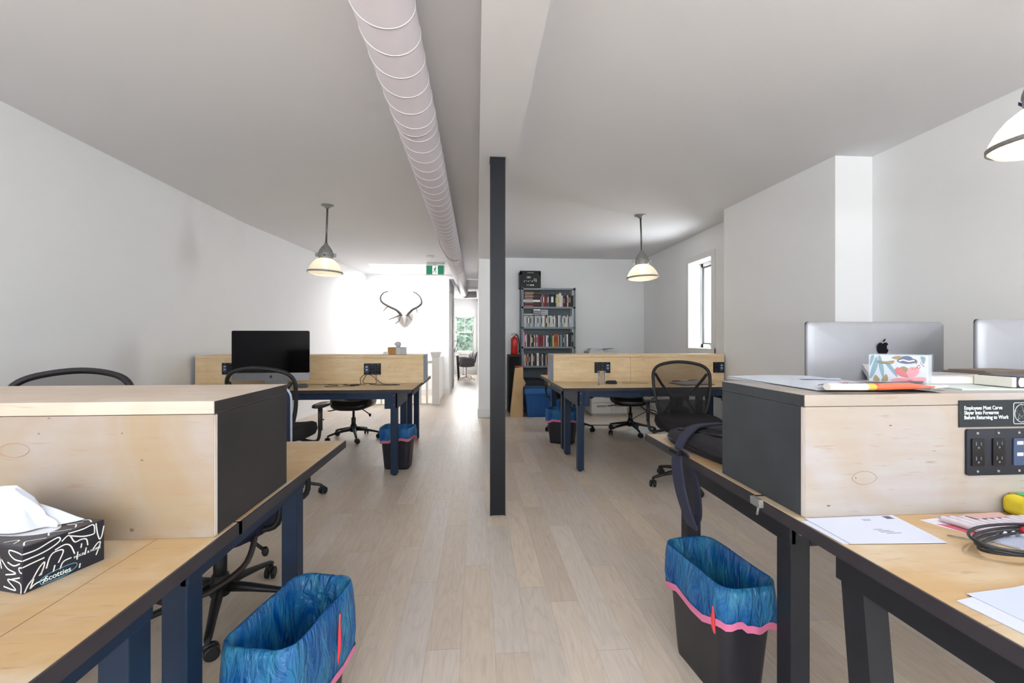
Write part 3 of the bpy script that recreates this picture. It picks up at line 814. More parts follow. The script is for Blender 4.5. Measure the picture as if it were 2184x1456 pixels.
# ---------------------------------------------------------------- computers
def apple_logo(bm, M, s):
    """fruit silhouette with a bite on the right and a leaf"""
    pts = [(0, .34), (.10, .40), (.24, .43), (.36, .38), (.44, .30), (.36, .20), (.33, .08), (.36, -.06), (.46, -.15), (.40, -.32), (.30, -.46), (.20, -.52), (.08, -.48), (0, -.46), (-.08, -.48), (-.20, -.52), (-.31, -.45), (-.42, -.27), (-.47, -.08), (-.46, .12), (-.40, .28), (-.29, .39), (-.14, .41)]
    sm = [(p.x * s, p.y * s) for p in smooth_path([(a, b, 0) for a, b in pts], 3, True)]
    prism(bm, sm, 0, .0012, M)
    lf = [(0.0, .46), (.04, .58), (.13, .68), (.22, .72), (.22, .62), (.15, .52), (.06, .46)]
    prism(bm, [(a * s, b * s) for a, b in lf], 0, .0012, M)
def imac(label):
    t = thing('desktop_computer', label, 'computer', (0, 0, 0), 0, 'silver all in one desktop computers')
    W2, z0, z1 = .325, .075, .505
    # shell with bulged back
    bm = new(); rings = []
    cz = (z0 + z1) / 2; hh = z1 - z0
    for f, yy in ((1.0, -.004), (1.0, .004), (.985, .010), (.90, .016), (.72, .024), (.5, .032), (.25, .037)):
        rings.append([(x * f if f < 1 else x, yy, cz + z * f) for x, z in rrect(2 * W2, hh, .018 * max(f, .5), 4)])
    loft(bm, rings, smooth=True); o = obj('shell', bm, M_alub, t)
    bm = new(); prism(bm, rrect(2 * W2 - .001, hh - .066, .012, 4, 0, cz + .033), .0042, .0055, FXZ(0, 0, 0)); obj('screen', bm, M_screen, t)
    bm = new(); apple_logo(bm, FXZ(0, -.004, z0 + .033), .024); obj('front_logo', bm, M_logo, t)
    bm = new(); apple_logo(bm, FXZ(0, .0185, 0, PI) @ Matrix.Translation((0, .0, 0)), .001); bm.free()
    bm = new(); apple_logo(bm, Matrix.Translation((0, .0375, cz + .102)) @ Matrix.Rotation(PI, 4, 'Z') @ Matrix.Rotation(R(90), 4, 'X'), .056); obj('back_logo', bm, M_logo, t)
    bm = new()
    prof = [(.036, .30), (.060, .27), (.085, .18), (.100, .08), (.108, .010), (-.06, .006), (-.075, .0005), (.120, .0005), (.118, .02), (.108, .10), (.092, .20), (.066, .29), (.036, .325)]
    loft(bm, [[(-.095, y, z) for y, z in prof], [(.095, y, z) for y, z in prof]], smooth=False)
    obj('stand', bm, M_alu, t)
    return t
im = imac('desktop computer with black screen facing the aisle on the far left desk'); im.location = (-1.776, 4.09, .74); im.rotation_euler = (0, 0, 0)
copy_tree(im, (1.735, 1.862, .74), R(181), 'silver back of a desktop computer with black fruit logo behind the right riser')
copy_tree(im, (2.105, 1.64, .74), R(178), 'silver back corner of a desktop computer cut by the right picture edge')
bpy.data.objects['desktop_computer.002'].location = (2.19, 1.56, .7405)

# ---------------------------------------------------------------- chairs
def star_base(t, m, metal=None, r=.30, zc=.085, rot=18):
    bm = new()
    for k in range(5):
        a = R(rot + 72 * k); d = Vector((math.cos(a), math.sin(a), 0)); q = Vector((-d.y, d.x, 0))
        rings = []
        for s, z, wd, th_ in ((.02, zc + .035, .022, .026), (.12, zc + .022, .020, .018), (.22, zc + .005, .016, .013), (r - .01, zc - .012, .014, .012), (r + .008, zc - .018, .010, .008)):
            rings.append([d * s + q * (wd * math.cos(2 * PI * i / 8)) + Vector((0, 0, z + th_ * math.sin(2 * PI * i / 8))) for i in range(8)])
        loft(bm, rings)
    lathe(bm, [(.038, zc + .0), (.042, zc + .05), (.032, zc + .085), (.026, zc + .09)], 20)
    obj('star_base', bm, m, t)
    for k in range(5):
        a = R(rot + 72 * k); d = Vector((math.cos(a), math.sin(a), 0))
        bm = new(); Mx = Matrix.Translation(d * r) @ Matrix.Rotation(a + R(50 * (k + 1)), 4, 'Z')
        for s in (-1, 1): lathe(bm, [(.020, -.009), (.027, -.006), (.027, .006), (.020, .009)], 16, Mx @ Matrix.Translation((.012, s * .015, .0275)) @ Matrix.Rotation(R(90), 4, 'X'))
        ellipsoid(bm, (.008, 0, .045), .028, .012, .018, nu=12, nv=6, M=Mx)
        cyl(bm, 0, 0, .04, .075, .007, 8, Mx)
        obj('castor', bm, m, t)
    bm = new(); lathe(bm, [(.026, zc + .05), (.026, .25), (.020, .252)], 20); lathe(bm, [(.014, .25), (.014, .415 if metal is None else .385)], 16); obj('gas_lift', bm, metal or m, t)
def mech(t, z=.38):
    bm = new(); box(bm, -.07, .07, -.11, .12, z, z + .045, .01); box(bm, -.17, .17, -.02, .02, z + .02, z + .045, .006)
    obj('seat_mechanism', bm, M_blk, t)
    bm = new(); tube(bm, [(.07, .05, z + .02), (.17, .07, z), (.235, .075, z - .012)], .007); ellipsoid(bm, (.25, .075, z - .015), .03, .014, .007, nu=12, nv=6)
    tube(bm, [(-.07, .02, z + .02), (-.15, .03, z - .03), (-.19, .035, z - .06)], .007); ellipsoid(bm, (-.20, .035, z - .07), .015, .012, .022, nu=12, nv=6)
    obj('lever', bm, M_blk, t)
def cushion(bm, a, b, zc, th_, front=.03, waterfall=True):
    nu = 36; rings = []
    for f, dz in ((.80, -th_ * .5), (.95, -th_ * .42), (1.0, -th_ * .05), (.97, th_ * .35), (.86, th_ * .5), (.5, th_ * .44), (.15, th_ * .40)):
        r_ = []
        for i in range(nu):
            u = 2 * PI * i / nu
            x = a * f * math.copysign(abs(math.cos(u)) ** .62, math.cos(u)); y = b * f * math.copysign(abs(math.sin(u)) ** .62, math.sin(u))
            z = zc + dz
            if waterfall and y > .5 * b: z -= front * ((y - .5 * b) / (.5 * b)) ** 2
            z += .012 * (abs(x) / a) ** 2 * (1 if dz > 0 else 0)
            r_.append((x, y, z))
        rings.append(r_)
    loft(bm, rings)
def back_outline(wt, wb, z0, z1, n=44):
    """closed outline of the chair back in (x, z)"""
    key = [(0, z1), (wt * .45, z1 - .010), (wt * .80, z1 - .035), (wt * .98, z1 - .085), (wt, z1 - .17), (wt * .95, z0 + (z1 - z0) * .42), (wb * 1.08, z0 + .085), (wb * .80, z0 + .015), (wb * .4, z0), (0, z0)]
    full = key + [(-x, z) for x, z in key[-2:0:-1]]
    return [(p.x, p.z) for p in smooth_path([(x, 0, z) for x, z in full], 4, True)]
def back_y(x, z, z0, z1):
    t_ = (z - z0) / (z1 - z0)
    return -.235 - .045 * math.sin(t_ * PI * .5) * t_ + .10 * (x / .235) ** 2 * .55 + .015 * math.cos(t_ * PI)
def mesh_chair(label, arms=True):
    """faces +y locally; the back is at -y"""
    t = thing('office_chair', label, 'chair', (0, 0, 0), 0, 'black swivel office chairs')
    star_base(t, M_blk); mech(t, .41)
    bm = new(); cushion(bm, .25, .24, .495, .09); obj('seat', bm, M_fab, t)
    z0, z1, wt, wb = .47, .975, .233, .175
    ol = back_outline(wt, wb, z0, z1)
    bm = new(); tube(bm, [(x, back_y(x, z, z0, z1), z) for x, z in ol], .0135, 8, closed=True); obj('back_frame', bm, M_blk, t)
    bm = new()
    cz = (z0 + z1) / 2; rings = []
    for f in (.98, .8, .6, .4, .2, .04): rings.append([(x * f, back_y(x * f, cz + (z - cz) * f, z0, z1), cz + (z - cz) * f) for x, z in ol])
    loft(bm, rings, cap0=False); obj('back_mesh', bm, M_mesh, t, recalc=False)
    # lower, double layered zone
    bm = new()
    zt = .66
    lo = [(x, min(z, zt)) for x, z in ol]
    rings = []
    c2 = (z0 + zt) / 2
    for f in (.96, .7, .4, .05): rings.append([(x * f, back_y(x * f, c2 + (z - c2) * f, z0, z1) + .006, c2 + (z - c2) * f) for x, z in lo])
    loft(bm, rings, cap0=False); obj('lumbar_mesh', bm, M_meshd, t, recalc=False)
    bm = new()
    for s in (-1, 1):
        P = smooth_path([(s * .213, -.235, .875), (s * .16, -.262, .79), (s * .10, -.285, .715), (s * .055, -.29, .67)], 5)
        tube(bm, P, .012, 8)
        P = smooth_path([(s * .055, -.29, .67), (s * .085, -.285, .60), (s * .135, -.26, .53), (s * .165, -.235, .505)], 5)
        tube(bm, P, .011, 8)
    ellipsoid(bm, (0, -.292, .665), .085, .016, .03, .8, .8)
    obj('back_support', bm, M_blk, t)
    bm = new(); tube(bm, [(0, -.09, .40), (0, -.22, .40), (0, -.285, .45), (0, -.295, .56), (0, -.292, .66)], [.035, .035, .034, .03, .028], 10, flat=.5)
    ellipsoid(bm, (0, -.278, .535), .085, .022, .055, .7, .7); obj('spine', bm, M_blks, t)
    if arms:
        for s in (-1, 1):
            bm = new()
            P = [(s * .17, .0, .435), (s * .27, .0, .42), (s * .305, .0, .46), (s * .312, .0, .62)]
            tube(bm, smooth_path(P, 4), .018, 8, flat=.6)
            tube(bm, [(s * .312, .0, .50), (s * .312, .0, .665)], .024, 10, flat=.6)
            ellipsoid(bm, (s * .324, .028, .575), .006, .006, .006, nu=8, nv=6)
            ar = obj('armrest', bm, M_blk, t)
            bm = new(); ellipsoid(bm, (s * .310, .035, .683), .046, .125, .017, .7, .75); obj('pad', bm, M_blks, ar)
    return t
def low_chair(label, fab, grp='black swivel office chairs'):
    """small task chair with a padded saddle seat and no arms"""
    t = thing('task_chair', label, 'chair', (0, 0, 0), 0, grp)
    star_base(t, M_blk, rot=40); mech(t, .355)
    bm = new(); cushion(bm, .25, .225, .435, .095, .045); obj('seat', bm, fab, t)
    bm = new()
    rings = []
    for f, yy in ((.9, -.27), (1.0, -.262), (1.0, -.235), (.9, -.222), (.4, -.216)):
        rings.append([(x * f, yy + .5 * x * x, .72 + (z - .72) * f) for x, z in rrect(.40, .34, .11, 5, 0, .72)])
    loft(bm, rings); obj('backrest', bm, fab, t)
    bm = new(); tube(bm, [(0, -.08, .375), (0, -.25, .38), (0, -.295, .43), (0, -.275, .70)], .024, 8, flat=.5); obj('back_support', bm, M_blk, t)
    return t
chA = mesh_chair('black mesh backed office chair at the right behind the black shoulder bag')
chA.location = (1.70, 3.56, 0); chA.rotation_euler = (0, 0, R(168))
# the back is farther from the viewpoint; the sitter would face the viewpoint
copy_tree(chA, (-1.46, 3.47, 0), R(-4), 'black mesh office chair facing the dark computer screen with right armrest showing')
chD = copy_tree(chA, (-1.755, 1.90, 0), R(184), 'mesh office chair showing only its curved top over the near left riser', drop=('armrest',)); chD.scale = (1.06, 1, 1.055)
copy_tree(chA, (1.20, 5.80, 0), R(170), 'black office chair beside the small bin and blue tub behind the far right desk')
lc = low_chair('black padded task chair under the far left desk behind the bin', M_vinyl)
lc.location = (-1.45, 5.50, 0); lc.rotation_euler = (0, 0, R(178))
copy_tree(lc, (1.92, 5.58, 0), R(160), 'low black task chair under the far right desk before the drawer cabinet')
# navy upholstered chair under the near left desk
t = thing('upholstered_chair', 'navy upholstered office chair tucked under the near left desk', 'chair', (-1.09, 2.03, 0), R(180), 'black swivel office chairs')
star_base(t, M_blk, rot=39, r=.31); mech(t, .345)
bm = new(); cushion(bm, .25, .24, .425, .10, .03); obj('seat', bm, M_navy, t)
bm = new(); rings = []
for f, yy in ((.93, -.285), (1.0, -.275), (1.0, -.245), (.9, -.232), (.4, -.226)):
    rings.append([(x * f, yy, .75 + (z - .75) * f) for x, z in rrect(.37, .38, .06, 5, 0, .75)])
loft(bm, rings); obj('backrest', bm, M_navy, t)
bm = new(); tube(bm, [(x, -.262, z) for x, z in rrect(.378, .388, .064, 5, 0, .75)], .006, 6, closed=True); obj('piping', bm, cm('silver_piping', 170, 178, 190), t)
bm = new(); tube(bm, [(0, -.05, .37), (0, -.24, .37), (0, -.30, .42), (0, -.29, .70)], .028, 8, flat=.5); obj('back_support', bm, M_blk, t)
for s in (-1, 1):
    bm = new(); tube(bm, smooth_path([(s * .20, .12, .40), (s * .29, .13, .43), (s * .30, .10, .57), (s * .30, -.02, .60), (s * .30, -.14, .58), (s * .295, -.17, .45), (s * .20, -.15, .40)], 5), .013, 8); obj('armrest', bm, M_blk, t)
bm = new(); tube(bm, smooth_path([(-.22, .16, .40), (-.20, .22, .30), (-.05, .27, .215), (.10, .26, .22), (.19, .20, .33), (.20, .17, .40)], 6), .013, 6, flat=.25); obj('strap', bm, cm('brown_black_strap', 40, 32, 32), t)

# ---------------------------------------------------------------- bins with blue bags
def bin_(label, L=.37, W=.20, hgt=.38, seed=0, fold=.12, rag=.012, pink=True, m_band=None):
    t = thing('waste_bin', label, 'bin', (0, 0, 0), 0, 'black waste bins lined with blue bags')
    def ring(f, z, off=0.0, n=6): return [(x, y, z) for x, y in rrect(W * f + 2 * off, L * f + 2 * off, .045 * f + off, n)]
    bm = new()
    rs = [ring(.74, .004), ring(.76, .0), ring(.78, .02), ring(.98, hgt - .02), ring(1.0, hgt), ring(.975, hgt), ring(.95, hgt - .03), ring(.74, .02)]
    loft(bm, rs, cap0=True, cap1=True); obj('body', bm, M_bin, t)
    rd = random.Random(seed)
    ph = [rd.uniform(0, 6.28) for _ in range(6)]
    # subdivided outline for wrinkles
    def oring(f, z, off, amp, k, droop=0):
        base = rrect(W * f + 2 * off, L * f + 2 * off, .05 * f + off, 6)
        pts = []
        nb_ = len(base)
        for i in range(nb_):
            a = Vector(base[i]); b_ = Vector(base[(i + 1) % nb_])
            m_ = 5 if (b_ - a).length > .05 else 1
            for j in range(m_): pts.append(a.lerp(b_, j / m_))
        out = []
        for i, p in enumerate(pts):
            th_ = math.atan2(p.y / L, p.x / W)
            q = amp * (math.sin(th_ * 9 + ph[0] + k) + .7 * math.sin(th_ * 17 + ph[1] - k) + .5 * math.sin(th_ * 29 + ph[2] + 2 * k))
            nrm = Vector((p.x / W, p.y / L)).normalized()
            zz = z + droop * (.55 * math.sin(th_ * 2 + ph[3]) + .35 * math.sin(th_ * 5 + ph[4]) + .2 * math.sin(th_ * 13 + ph[5]))
            out.append((p.x + nrm.x * q, p.y + nrm.y * q, zz))
        return out
    bm = new()
    rings = [oring(.97, hgt - fold, .010, .0035, .0, .025), oring(.985, hgt - fold * .7, .013, .0045, .8, .012), oring(1.0, hgt - fold * .4, .010, .0035, 1.6, .005),
             oring(1.0, hgt - .018, .007, .0015, 2.2, 0), oring(1.0, hgt + .006, .003, .0006, 2.6, .002), oring(.97, hgt + .003, -.002, .0012, 3.0, 0),
             oring(.93, hgt - .05, -.006, .004, 3.6, 0), oring(.86, hgt - .14, -.010, .006, 4.4, 0), oring(.78, hgt - .25, -.012, .007, 5.0, 0), oring(.6, .05, -.01, .006, 5.5, 0)]
    loft(bm, rings, cap0=False, cap1=True); obj('liner_bag', bm, M_bag, t, recalc=False)
    bm = new(); rings = [oring(.97, hgt - fold - .012, .013, .0035, .0, .025), oring(.97, hgt - fold + .012, .0145, .0038, .2, .024)]
    loft(bm, rings, cap0=False, cap1=False); obj('drawstring', bm, m_band or M_pink, t, recalc=False)
    return t
b1 = bin_('black waste bin with blue bag at the left aisle beside the near desk legs', seed=3, L=.365, W=.20, hgt=.385, fold=.20)
b1.location = (-.528, 1.37, 0); b1.rotation_euler = (0, 0, R(-11))
b2 = bin_('black waste bin with blue bag and pink drawstring beside the right desk legs', seed=9, L=.37, W=.195, hgt=.39, fold=.125)
b2.location = (.838, 1.54, 0); b2.rotation_euler = (0, 0, R(7))
b3 = bin_('black waste bin with blue bag under the far left desk corner', seed=5, L=.29, W=.22, hgt=.37, fold=.10, m_band=cm('coral_drawstring', 200, 110, 130))
b3.location = (-.72, 4.25, 0); b3.rotation_euler = (0, 0, R(84))
b4 = bin_('dark waste bin with pale blue bag under the far right desk near the blue tub', seed=12, L=.34, W=.22, hgt=.38, fold=.13)
b4.location = (.97, 5.12, 0); b4.rotation_euler = (0, 0, R(62))
def tie(par, x, y, z0, z1, w_):
    bm = new(); sx = 1 if x > 0 else -1; rows = []
    for k_ in range(9):
        v = k_ / 8; z = z0 + (z1 - z0) * v; h_ = w_ * (.35 + .65 * math.sin(PI * min(1, v * 1.25)) ** .7)
        yy = y + .006 * math.sin(v * 5); xx = x - sx * .010 * (1 - v)
        rows.append([(xx, yy - h_, z), (xx + sx * .003, yy, z), (xx, yy + h_, z), (xx - sx * .002, yy, z)])
    loft(bm, rows); obj('bag_tie', bm, M_red, par)
tie(b1, .118, .045, .20, .355, .013)
tie(b2, -.112, -.135, .235, .325, .014)

# ---------------------------------------------------------------- pendants
def pendant(label, drop, tilt):
    t = thing('pendant_lamp', label, 'lamp', (0, 0, H), 0, 'industrial glass pendant lamps')
    bm = new(); lathe(bm, [(.062, 0), (.062, -.006), (.030, -.014), (.024, -.03), (.012, -.034)], 24); obj('canopy', bm, M_galv, t)
    Mt = Matrix.Rotation(R(tilt), 4, 'Y')
    bm = new(); cyl(bm, 0, 0, -drop, -.02, .010, 12, Mt); obj('rod', bm, M_rod, t)
    Mb = Mt @ Matrix.Translation((0, 0, -drop))
    bm = new(); lathe(bm, [(.016, .02), (.022, .0), (.040, -.02), (.062, -.055), (.074, -.09), (.075, -.105), (.072, -.108), (.072, -.13), (.064, -.145), (.058, -.148)], 28, Mb)
    for s in (-1, 1): box(bm, s * .088 - .014, s * .088 + .014, -.012, .012, -.125, -.085, .005, Mb)
    cap = obj('cap', bm, M_galv, t)
    bm = new(); box(bm, .0, .028, -.0765, -.074, -.122, -.110, 0, Mb); obj('maker_plate', bm, cm('violet_plate', 70, 64, 120), cap)
    bm = new(); n = 96; prof = [(.062, -.142), (.085, -.155), (.115, -.180), (.142, -.215), (.160, -.250), (.168, -.275)]
    rings = []
    for r_, z in prof:
        rings.append([(r_ * (1 + .006 * (1 if i % 2 else -1)) * math.cos(2 * PI * i / n), r_ * (1 + .006 * (1 if i % 2 else -1)) * math.sin(2 * PI * i / n), z) for i in range(n)])
    loft(bm, rings, cap0=False, cap1=False, M=Mb); obj('glass_shade', bm, M_shade, t)
    bm = new(); lathe(bm, [(.1685, -.272), (.173, -.274), (.173, -.288), (.1685, -.290), (.1655, -.282)], 48, Mb, cap0=False, cap1=False); obj('rim_band', bm, M_galv, t)
    bm = new(); lathe(bm, [(.168, -.283), (.150, -.300), (.10, -.313), (.04, -.318), (.002, -.319)], 48, Mb, cap0=False); obj('glass_lens', bm, M_shade, t)
    bm = new(); ellipsoid(bm, (0, 0, -.19), .032, .032, .05, nu=16, nv=10, M=Mb); obj('bulb', bm, M_bulb, t)
    return t
def lamp_light(x, y, z, e=14):
    l = bpy.data.lights.new('bulb_light', 'POINT'); l.energy = e * .07; l.color = (1.0, 0.975, 0.93); l.shadow_soft_size = 0.05
    o = bpy.data.objects.new('bulb_light', l); C.objects.link(o); o.location = (x, y, z)
pl = pendant('glass pendant lamp hanging over the far left desk', .405, 2.0); pl.location = (-1.52, 4.78, H)
copy_tree(pl, (1.80, 4.90, H), R(170), 'glass pendant lamp hanging over the far right desk')
copy_tree(pl, (2.075, 1.50, H + .04), R(200), 'ribbed glass pendant lamp cut off by the right picture edge')
copy_tree(pl, (2.0, -2.4, H), 0, 'glass pendant lamp added unseen behind the viewpoint on the right for more light')  # this pendant and the next are unseen, added to brighten the ceiling
copy_tree(pl, (-1.6, -2.4, H), 0, 'glass pendant lamp added unseen behind the viewpoint on the left for more light')
for q in ((-1.53, 4.78), (1.80, 4.90), (2.075, 1.50), (2.0, -2.4), (-1.6, -2.4)): lamp_light(q[0], q[1], H - .595)  # last two bulbs belong to the added pendants

# ---------------------------------------------------------------- far left: exit sign, detector, antlers
ex = thing('exit_sign', 'green running man exit sign hanging from the ceiling before the skylight', 'sign', (-.745, 8.25, 2.32))
bm = new(); box(bm, -.165, .165, -.02, .02, 0, .185, .006); box(bm, -.15, .17, -.05, .05, .197, .22, .006); box(bm, -.03, .03, -.01, .01, .18, .2); obj('housing', bm, cm('sign_housing', 222, 226, 226), ex)
bm = new(); box(bm, -.150, -.047, -.024, -.020, .018, .168); box(bm, .047, .150, -.024, -.020, .018, .168); obj('green_face', bm, mat('exit_green', srgb(22, 128, 92), .4, emit=srgb(20, 130, 90), es=.25), ex)
bm = new(); box(bm, -.047, .047, -.0235, -.020, .018, .168); obj('white_face', bm, mat('exit_white', srgb(240, 246, 240), .4, emit=srgb(240, 250, 240), es=.4), ex)
bm = new(); F = FXZ(0, -.0245, .093)
lathe(bm, [(.011, 0), (.011, .001)], 16, F @ Matrix.Translation((.010, .052, 0)))
for P, wd in (([(.004, .036), (-.006, -.002)], .020), ([(-.004, -.002), (.018, -.026), (.006, -.060)], .011), ([(-.008, -.002), (-.022, -.034), (-.042, -.040)], .011), ([(.004, .034), (.026, .020), (.040, .030)], .008), ([(.0, .034), (-.024, .026), (-.030, .004)], .008)):
    ribbon(bm, P, wd, F, .001)
obj('running_figure', bm, cm('figure_dark_green', 20, 60, 50), ex)
bm = new(); lathe(bm, [(.065, 0), (.065, -.02), (.05, -.038), (.03, -.045)], 24); solo('smoke_detector', bm, M_trim, 'round white smoke detector on the ceiling before the exit sign', 'smoke detector', (-.76, 7.55, H))
am = thing('antler_mount', 'grey deer skull with long antlers mounted on the back wall', 'antlers', (-1.505, 9.72, 1.60))
bm = new(); sh = [(-.10, .20), (0, .215), (.10, .20), (.165, .16), (.165, .04), (.12, -.06), (.04, -.15), (0, -.165), (-.04, -.15), (-.12, -.06), (-.165, .04), (-.165, .16)]
prism(bm, sh, 0, .022, FXZ(0, 0, 0)); obj('shield_plaque', bm, mat('weathered_wood', srgb(186, 180, 174), .8, var=.15, vscale=30), am)
bm = new()
rings = []
for z, wx, yy, wy in ((.17, .03, -.06, .035), (.14, .055, -.085, .05), (.08, .060, -.09, .055), (.02, .042, -.095, .045), (-.05, .026, -.085, .03), (-.11, .014, -.07, .02), (-.125, .006, -.06, .012)):
    rings.append([(wx * math.cos(2 * PI * i / 14), yy + wy * math.sin(2 * PI * i / 14), z) for i in range(14)])
loft(bm, rings); obj('skull', bm, mat('bone', srgb(206, 200, 192), .7, var=.1, vscale=25), am)
bm = new()
for s in (-1, 1): ellipsoid(bm, (s * .040, -.125, .075), .013, .016, .017, nu=10, nv=6)
obj('eye_socket', bm, cm('socket_shadow_brown', 96, 88, 82), am)
k = 1 / 410.0
def AP(x, y, dy=0): return ((x - 452) * k, -.08 - dy, (527 - y) * k)
bm = new()
def br(P, r0, r1):
    q = smooth_path([AP(*p) for p in P], 5); n = len(q); tube(bm, q, [r0 + (r1 - r0) * i / (n - 1) for i in range(n)], 8)
br([(428, 498, 0), (390, 455, .05), (330, 425, .14), (278, 390, .18), (267, 350, .18), (288, 312, .14), (324, 297, .10)], .026, .012)
br([(322, 425, .14), (308, 447, .2), (294, 468, .24)], .013, .006); br([(415, 495, .02), (375, 518, .12), (334, 538, .2)], .014, .006); br([(418, 505, .02), (412, 545, .1), (386, 570, .16)], .014, .006); br([(276, 388, .18), (262, 388, .2)], .008, .003)
br([(472, 498, 0), (520, 452, .05), (568, 430, .14), (604, 403, .18), (600, 360, .18), (572, 322, .14), (532, 299, .10)], .026, .012)
br([(602, 403, .18), (575, 406, .22), (552, 400, .25)], .008, .003); br([(562, 434, .14), (566, 455, .2), (575, 480, .24)], .013, .006); br([(485, 490, .02), (502, 515, .1), (523, 541, .16)], .014, .006)
obj('antlers', bm, mat('antler_brown', srgb(66, 60, 58), .8, var=.2, vscale=20), am)

# railing
ra = thing('stair_railing', 'white stair railing with square newel post beside the corridor', 'railing', (-.735, 8.30, 0))
bm = new(); box(bm, -.065, .065, -.065, .065, 0, .86, .004); box(bm, -.078, .078, -.078, .078, .86, .90, .006)
loft(bm, [[(-.078, -.078, .90), (.078, -.078, .90), (.078, .078, .90), (-.078, .078, .90)], [(-.09, -.09, .93), (.09, -.09, .93), (.09, .09, .93), (-.09, .09, .93)], [(-.09, -.09, .95), (.09, -.09, .95), (.09, .09, .95), (-.09, .09, .95)]], smooth=False); obj('newel_post', bm, M_rail, ra)
bm = new(); box(bm, -1.5, -.065, -.03, .03, .74, .79, .006); box(bm, -1.5, -.065, -.02, .02, 0, .025); obj('handrail', bm, M_rail, ra)
for i in range(11):
    bm = new(); x = -.16 - .115 * i; box(bm, x - .016, x + .016, -.016, .016, .02, .745); obj('baluster', bm, M_rail, ra)
bm = new(); box(bm, -.055, .02, .065, 1.40, 0, .80, .004); box(bm, -.07, .035, .065, 1.40, .80, .84, .004); obj('low_wall', bm, M_rail, ra)

# front room furniture
def tulip(loc, rz, label):
    t = thing('lounge_chair', label, 'chair', loc, rz, 'grey wing shaped swivel chairs')
    star = new()
    for kk in range(4):
        a = R(45 + 90 * kk); tube(star, [(0, 0, .09), (.15 * math.cos(a), .15 * math.sin(a), .06), (.28 * math.cos(a), .28 * math.sin(a), .03)], [.014, .012, .009]); ellipsoid(star, (.28 * math.cos(a), .28 * math.sin(a), .018), .018, .018, .018, nu=8, nv=6)
    cyl(star, 0, 0, .06, .40, .016); obj('base', star, M_alu, t)
    g = mat('grey_upholstery', srgb(96, 98, 102), .6, var=.1)
    bm = new(); rings = []
    for i in range(13):
        a = -PI * .5 + PI * i / 12
        wv = math.sin(a)
        rings.append([(.30 * wv, -.02 + .24 * math.cos(2 * PI * j / 14) * (1 - .35 * abs(wv)), .40 + .22 * abs(wv) ** 2 + .035 * math.sin(2 * PI * j / 14) * (1.1 - abs(wv))) for j in range(14)])
    loft(bm, rings); obj('seat_shell', bm, g, t)
    bm = new(); rings = []
    for z, wx, yy in ((.42, .10, -.20), (.52, .16, -.25), (.64, .21, -.27), (.74, .17, -.29), (.80, .06, -.30)):
        rings.append([(wx * math.cos(2 * PI * j / 14), yy + .028 * math.sin(2 * PI * j / 14) + .12 * (wx * math.cos(2 * PI * j / 14) / .2) ** 2 * .4, z) for j in range(14)])
    loft(bm, rings); obj('backrest', bm, g, t)
tulip((-.31, 13.35, 0), R(100), 'grey wing shaped swivel chair nearest in the front room')
tulip((-.42, 14.3, 0), R(105), 'grey wing shaped swivel chair partly behind the other in the front room')
t = thing('writing_table', 'dark legged table with white top at the left of the front room', 'table', (-.95, 13.5, 0))
bm = new(); box(bm, -.55, .40, -.35, .35, .70, .725, .004); obj('tabletop', bm, M_trim, t)
for sx in (-1, 1):
    for sy in (-1, 1):
        bm = new(); tube(bm, [(sx * .38, sy * .30, .70), (sx * .42, sy * .33, 0)], .02, 8); obj('leg', bm, M_blk, t)
t = thing('desk_lamp', 'black jointed desk lamp on the front room table', 'lamp', (-.68, 13.5, .725))
bm = new(); cyl(bm, 0, 0, 0, .015, .06); obj('base', bm, M_blk, t)
bm = new(); tube(bm, [(0, 0, .01), (.12, 0, .40)], .007); tube(bm, [(.12, 0, .40), (-.14, 0, .42)], .007); obj('arm', bm, M_blk, t)
bm = new(); lathe(bm, [(.02, .05), (.05, -.02), (.055, -.04)], 16, Matrix.Translation((-.15, 0, .40))); obj('lamp_shade', bm, M_blk, t)
bm = new(); ellipsoid(bm, (0, 0, .12), .09, .07, .11, nu=16, nv=10); cyl(bm, 0, 0, 0, .03, .05); solo('table_ornament', bm, cm('dark_ornament', 84, 86, 88), 'dark rounded ornament on the front room table below the lamp arm', 'ornament', (-.72, 13.30, .725))

# ---------------------------------------------------------------- bookshelf
sx0, sx1, sy0, sy1 = .715, 1.600, 7.30, 7.60
bs = thing('bookshelf', 'grey steel bookshelf full of books against the far wall', 'shelf', ((sx0 + sx1) / 2, sy0, 0))
a = (sx1 - sx0) / 2; dp = sy1 - sy0
for sx in (-1, 1):
    for yy in (0, dp - .03):
        bm = new(); box(bm, min(sx * a, sx * (a - .035)), max(sx * a, sx * (a - .035)), yy, yy + .003, 0, 2.01); box(bm, min(sx * a, sx * (a - .003)), max(sx * a, sx * (a - .003)), yy, yy + .03, 0, 2.01)
        po = obj('upright', bm, M_shelf, bs)
        if yy == 0:
            bm = new(); z = .1
            while z < 1.98:
                box(bm, sx * (a - .018) - .004, sx * (a - .018) + .004, yy - .0015, yy, z, z + .014); z += .038
            obj('slot_row', bm, cm('slot_dark', 40, 44, 48), po)
SZ = [.10, .42, .745, 1.055, 1.372, 1.70, 2.0]
for z in SZ:
    bm = new(); box(bm, -a + .004, a - .004, .002, dp - .002, z - .004, z); box(bm, -a + .004, a - .004, 0, .004, z - .028, z); obj('shelf_board', bm, M_shelf, bs)
bm = new(); box(bm, -a, a, dp - .004, dp - .001, .08, 2.01); obj('back_sheet', bm, mat('shelf_back', srgb(104, 114, 120), .55), bs)
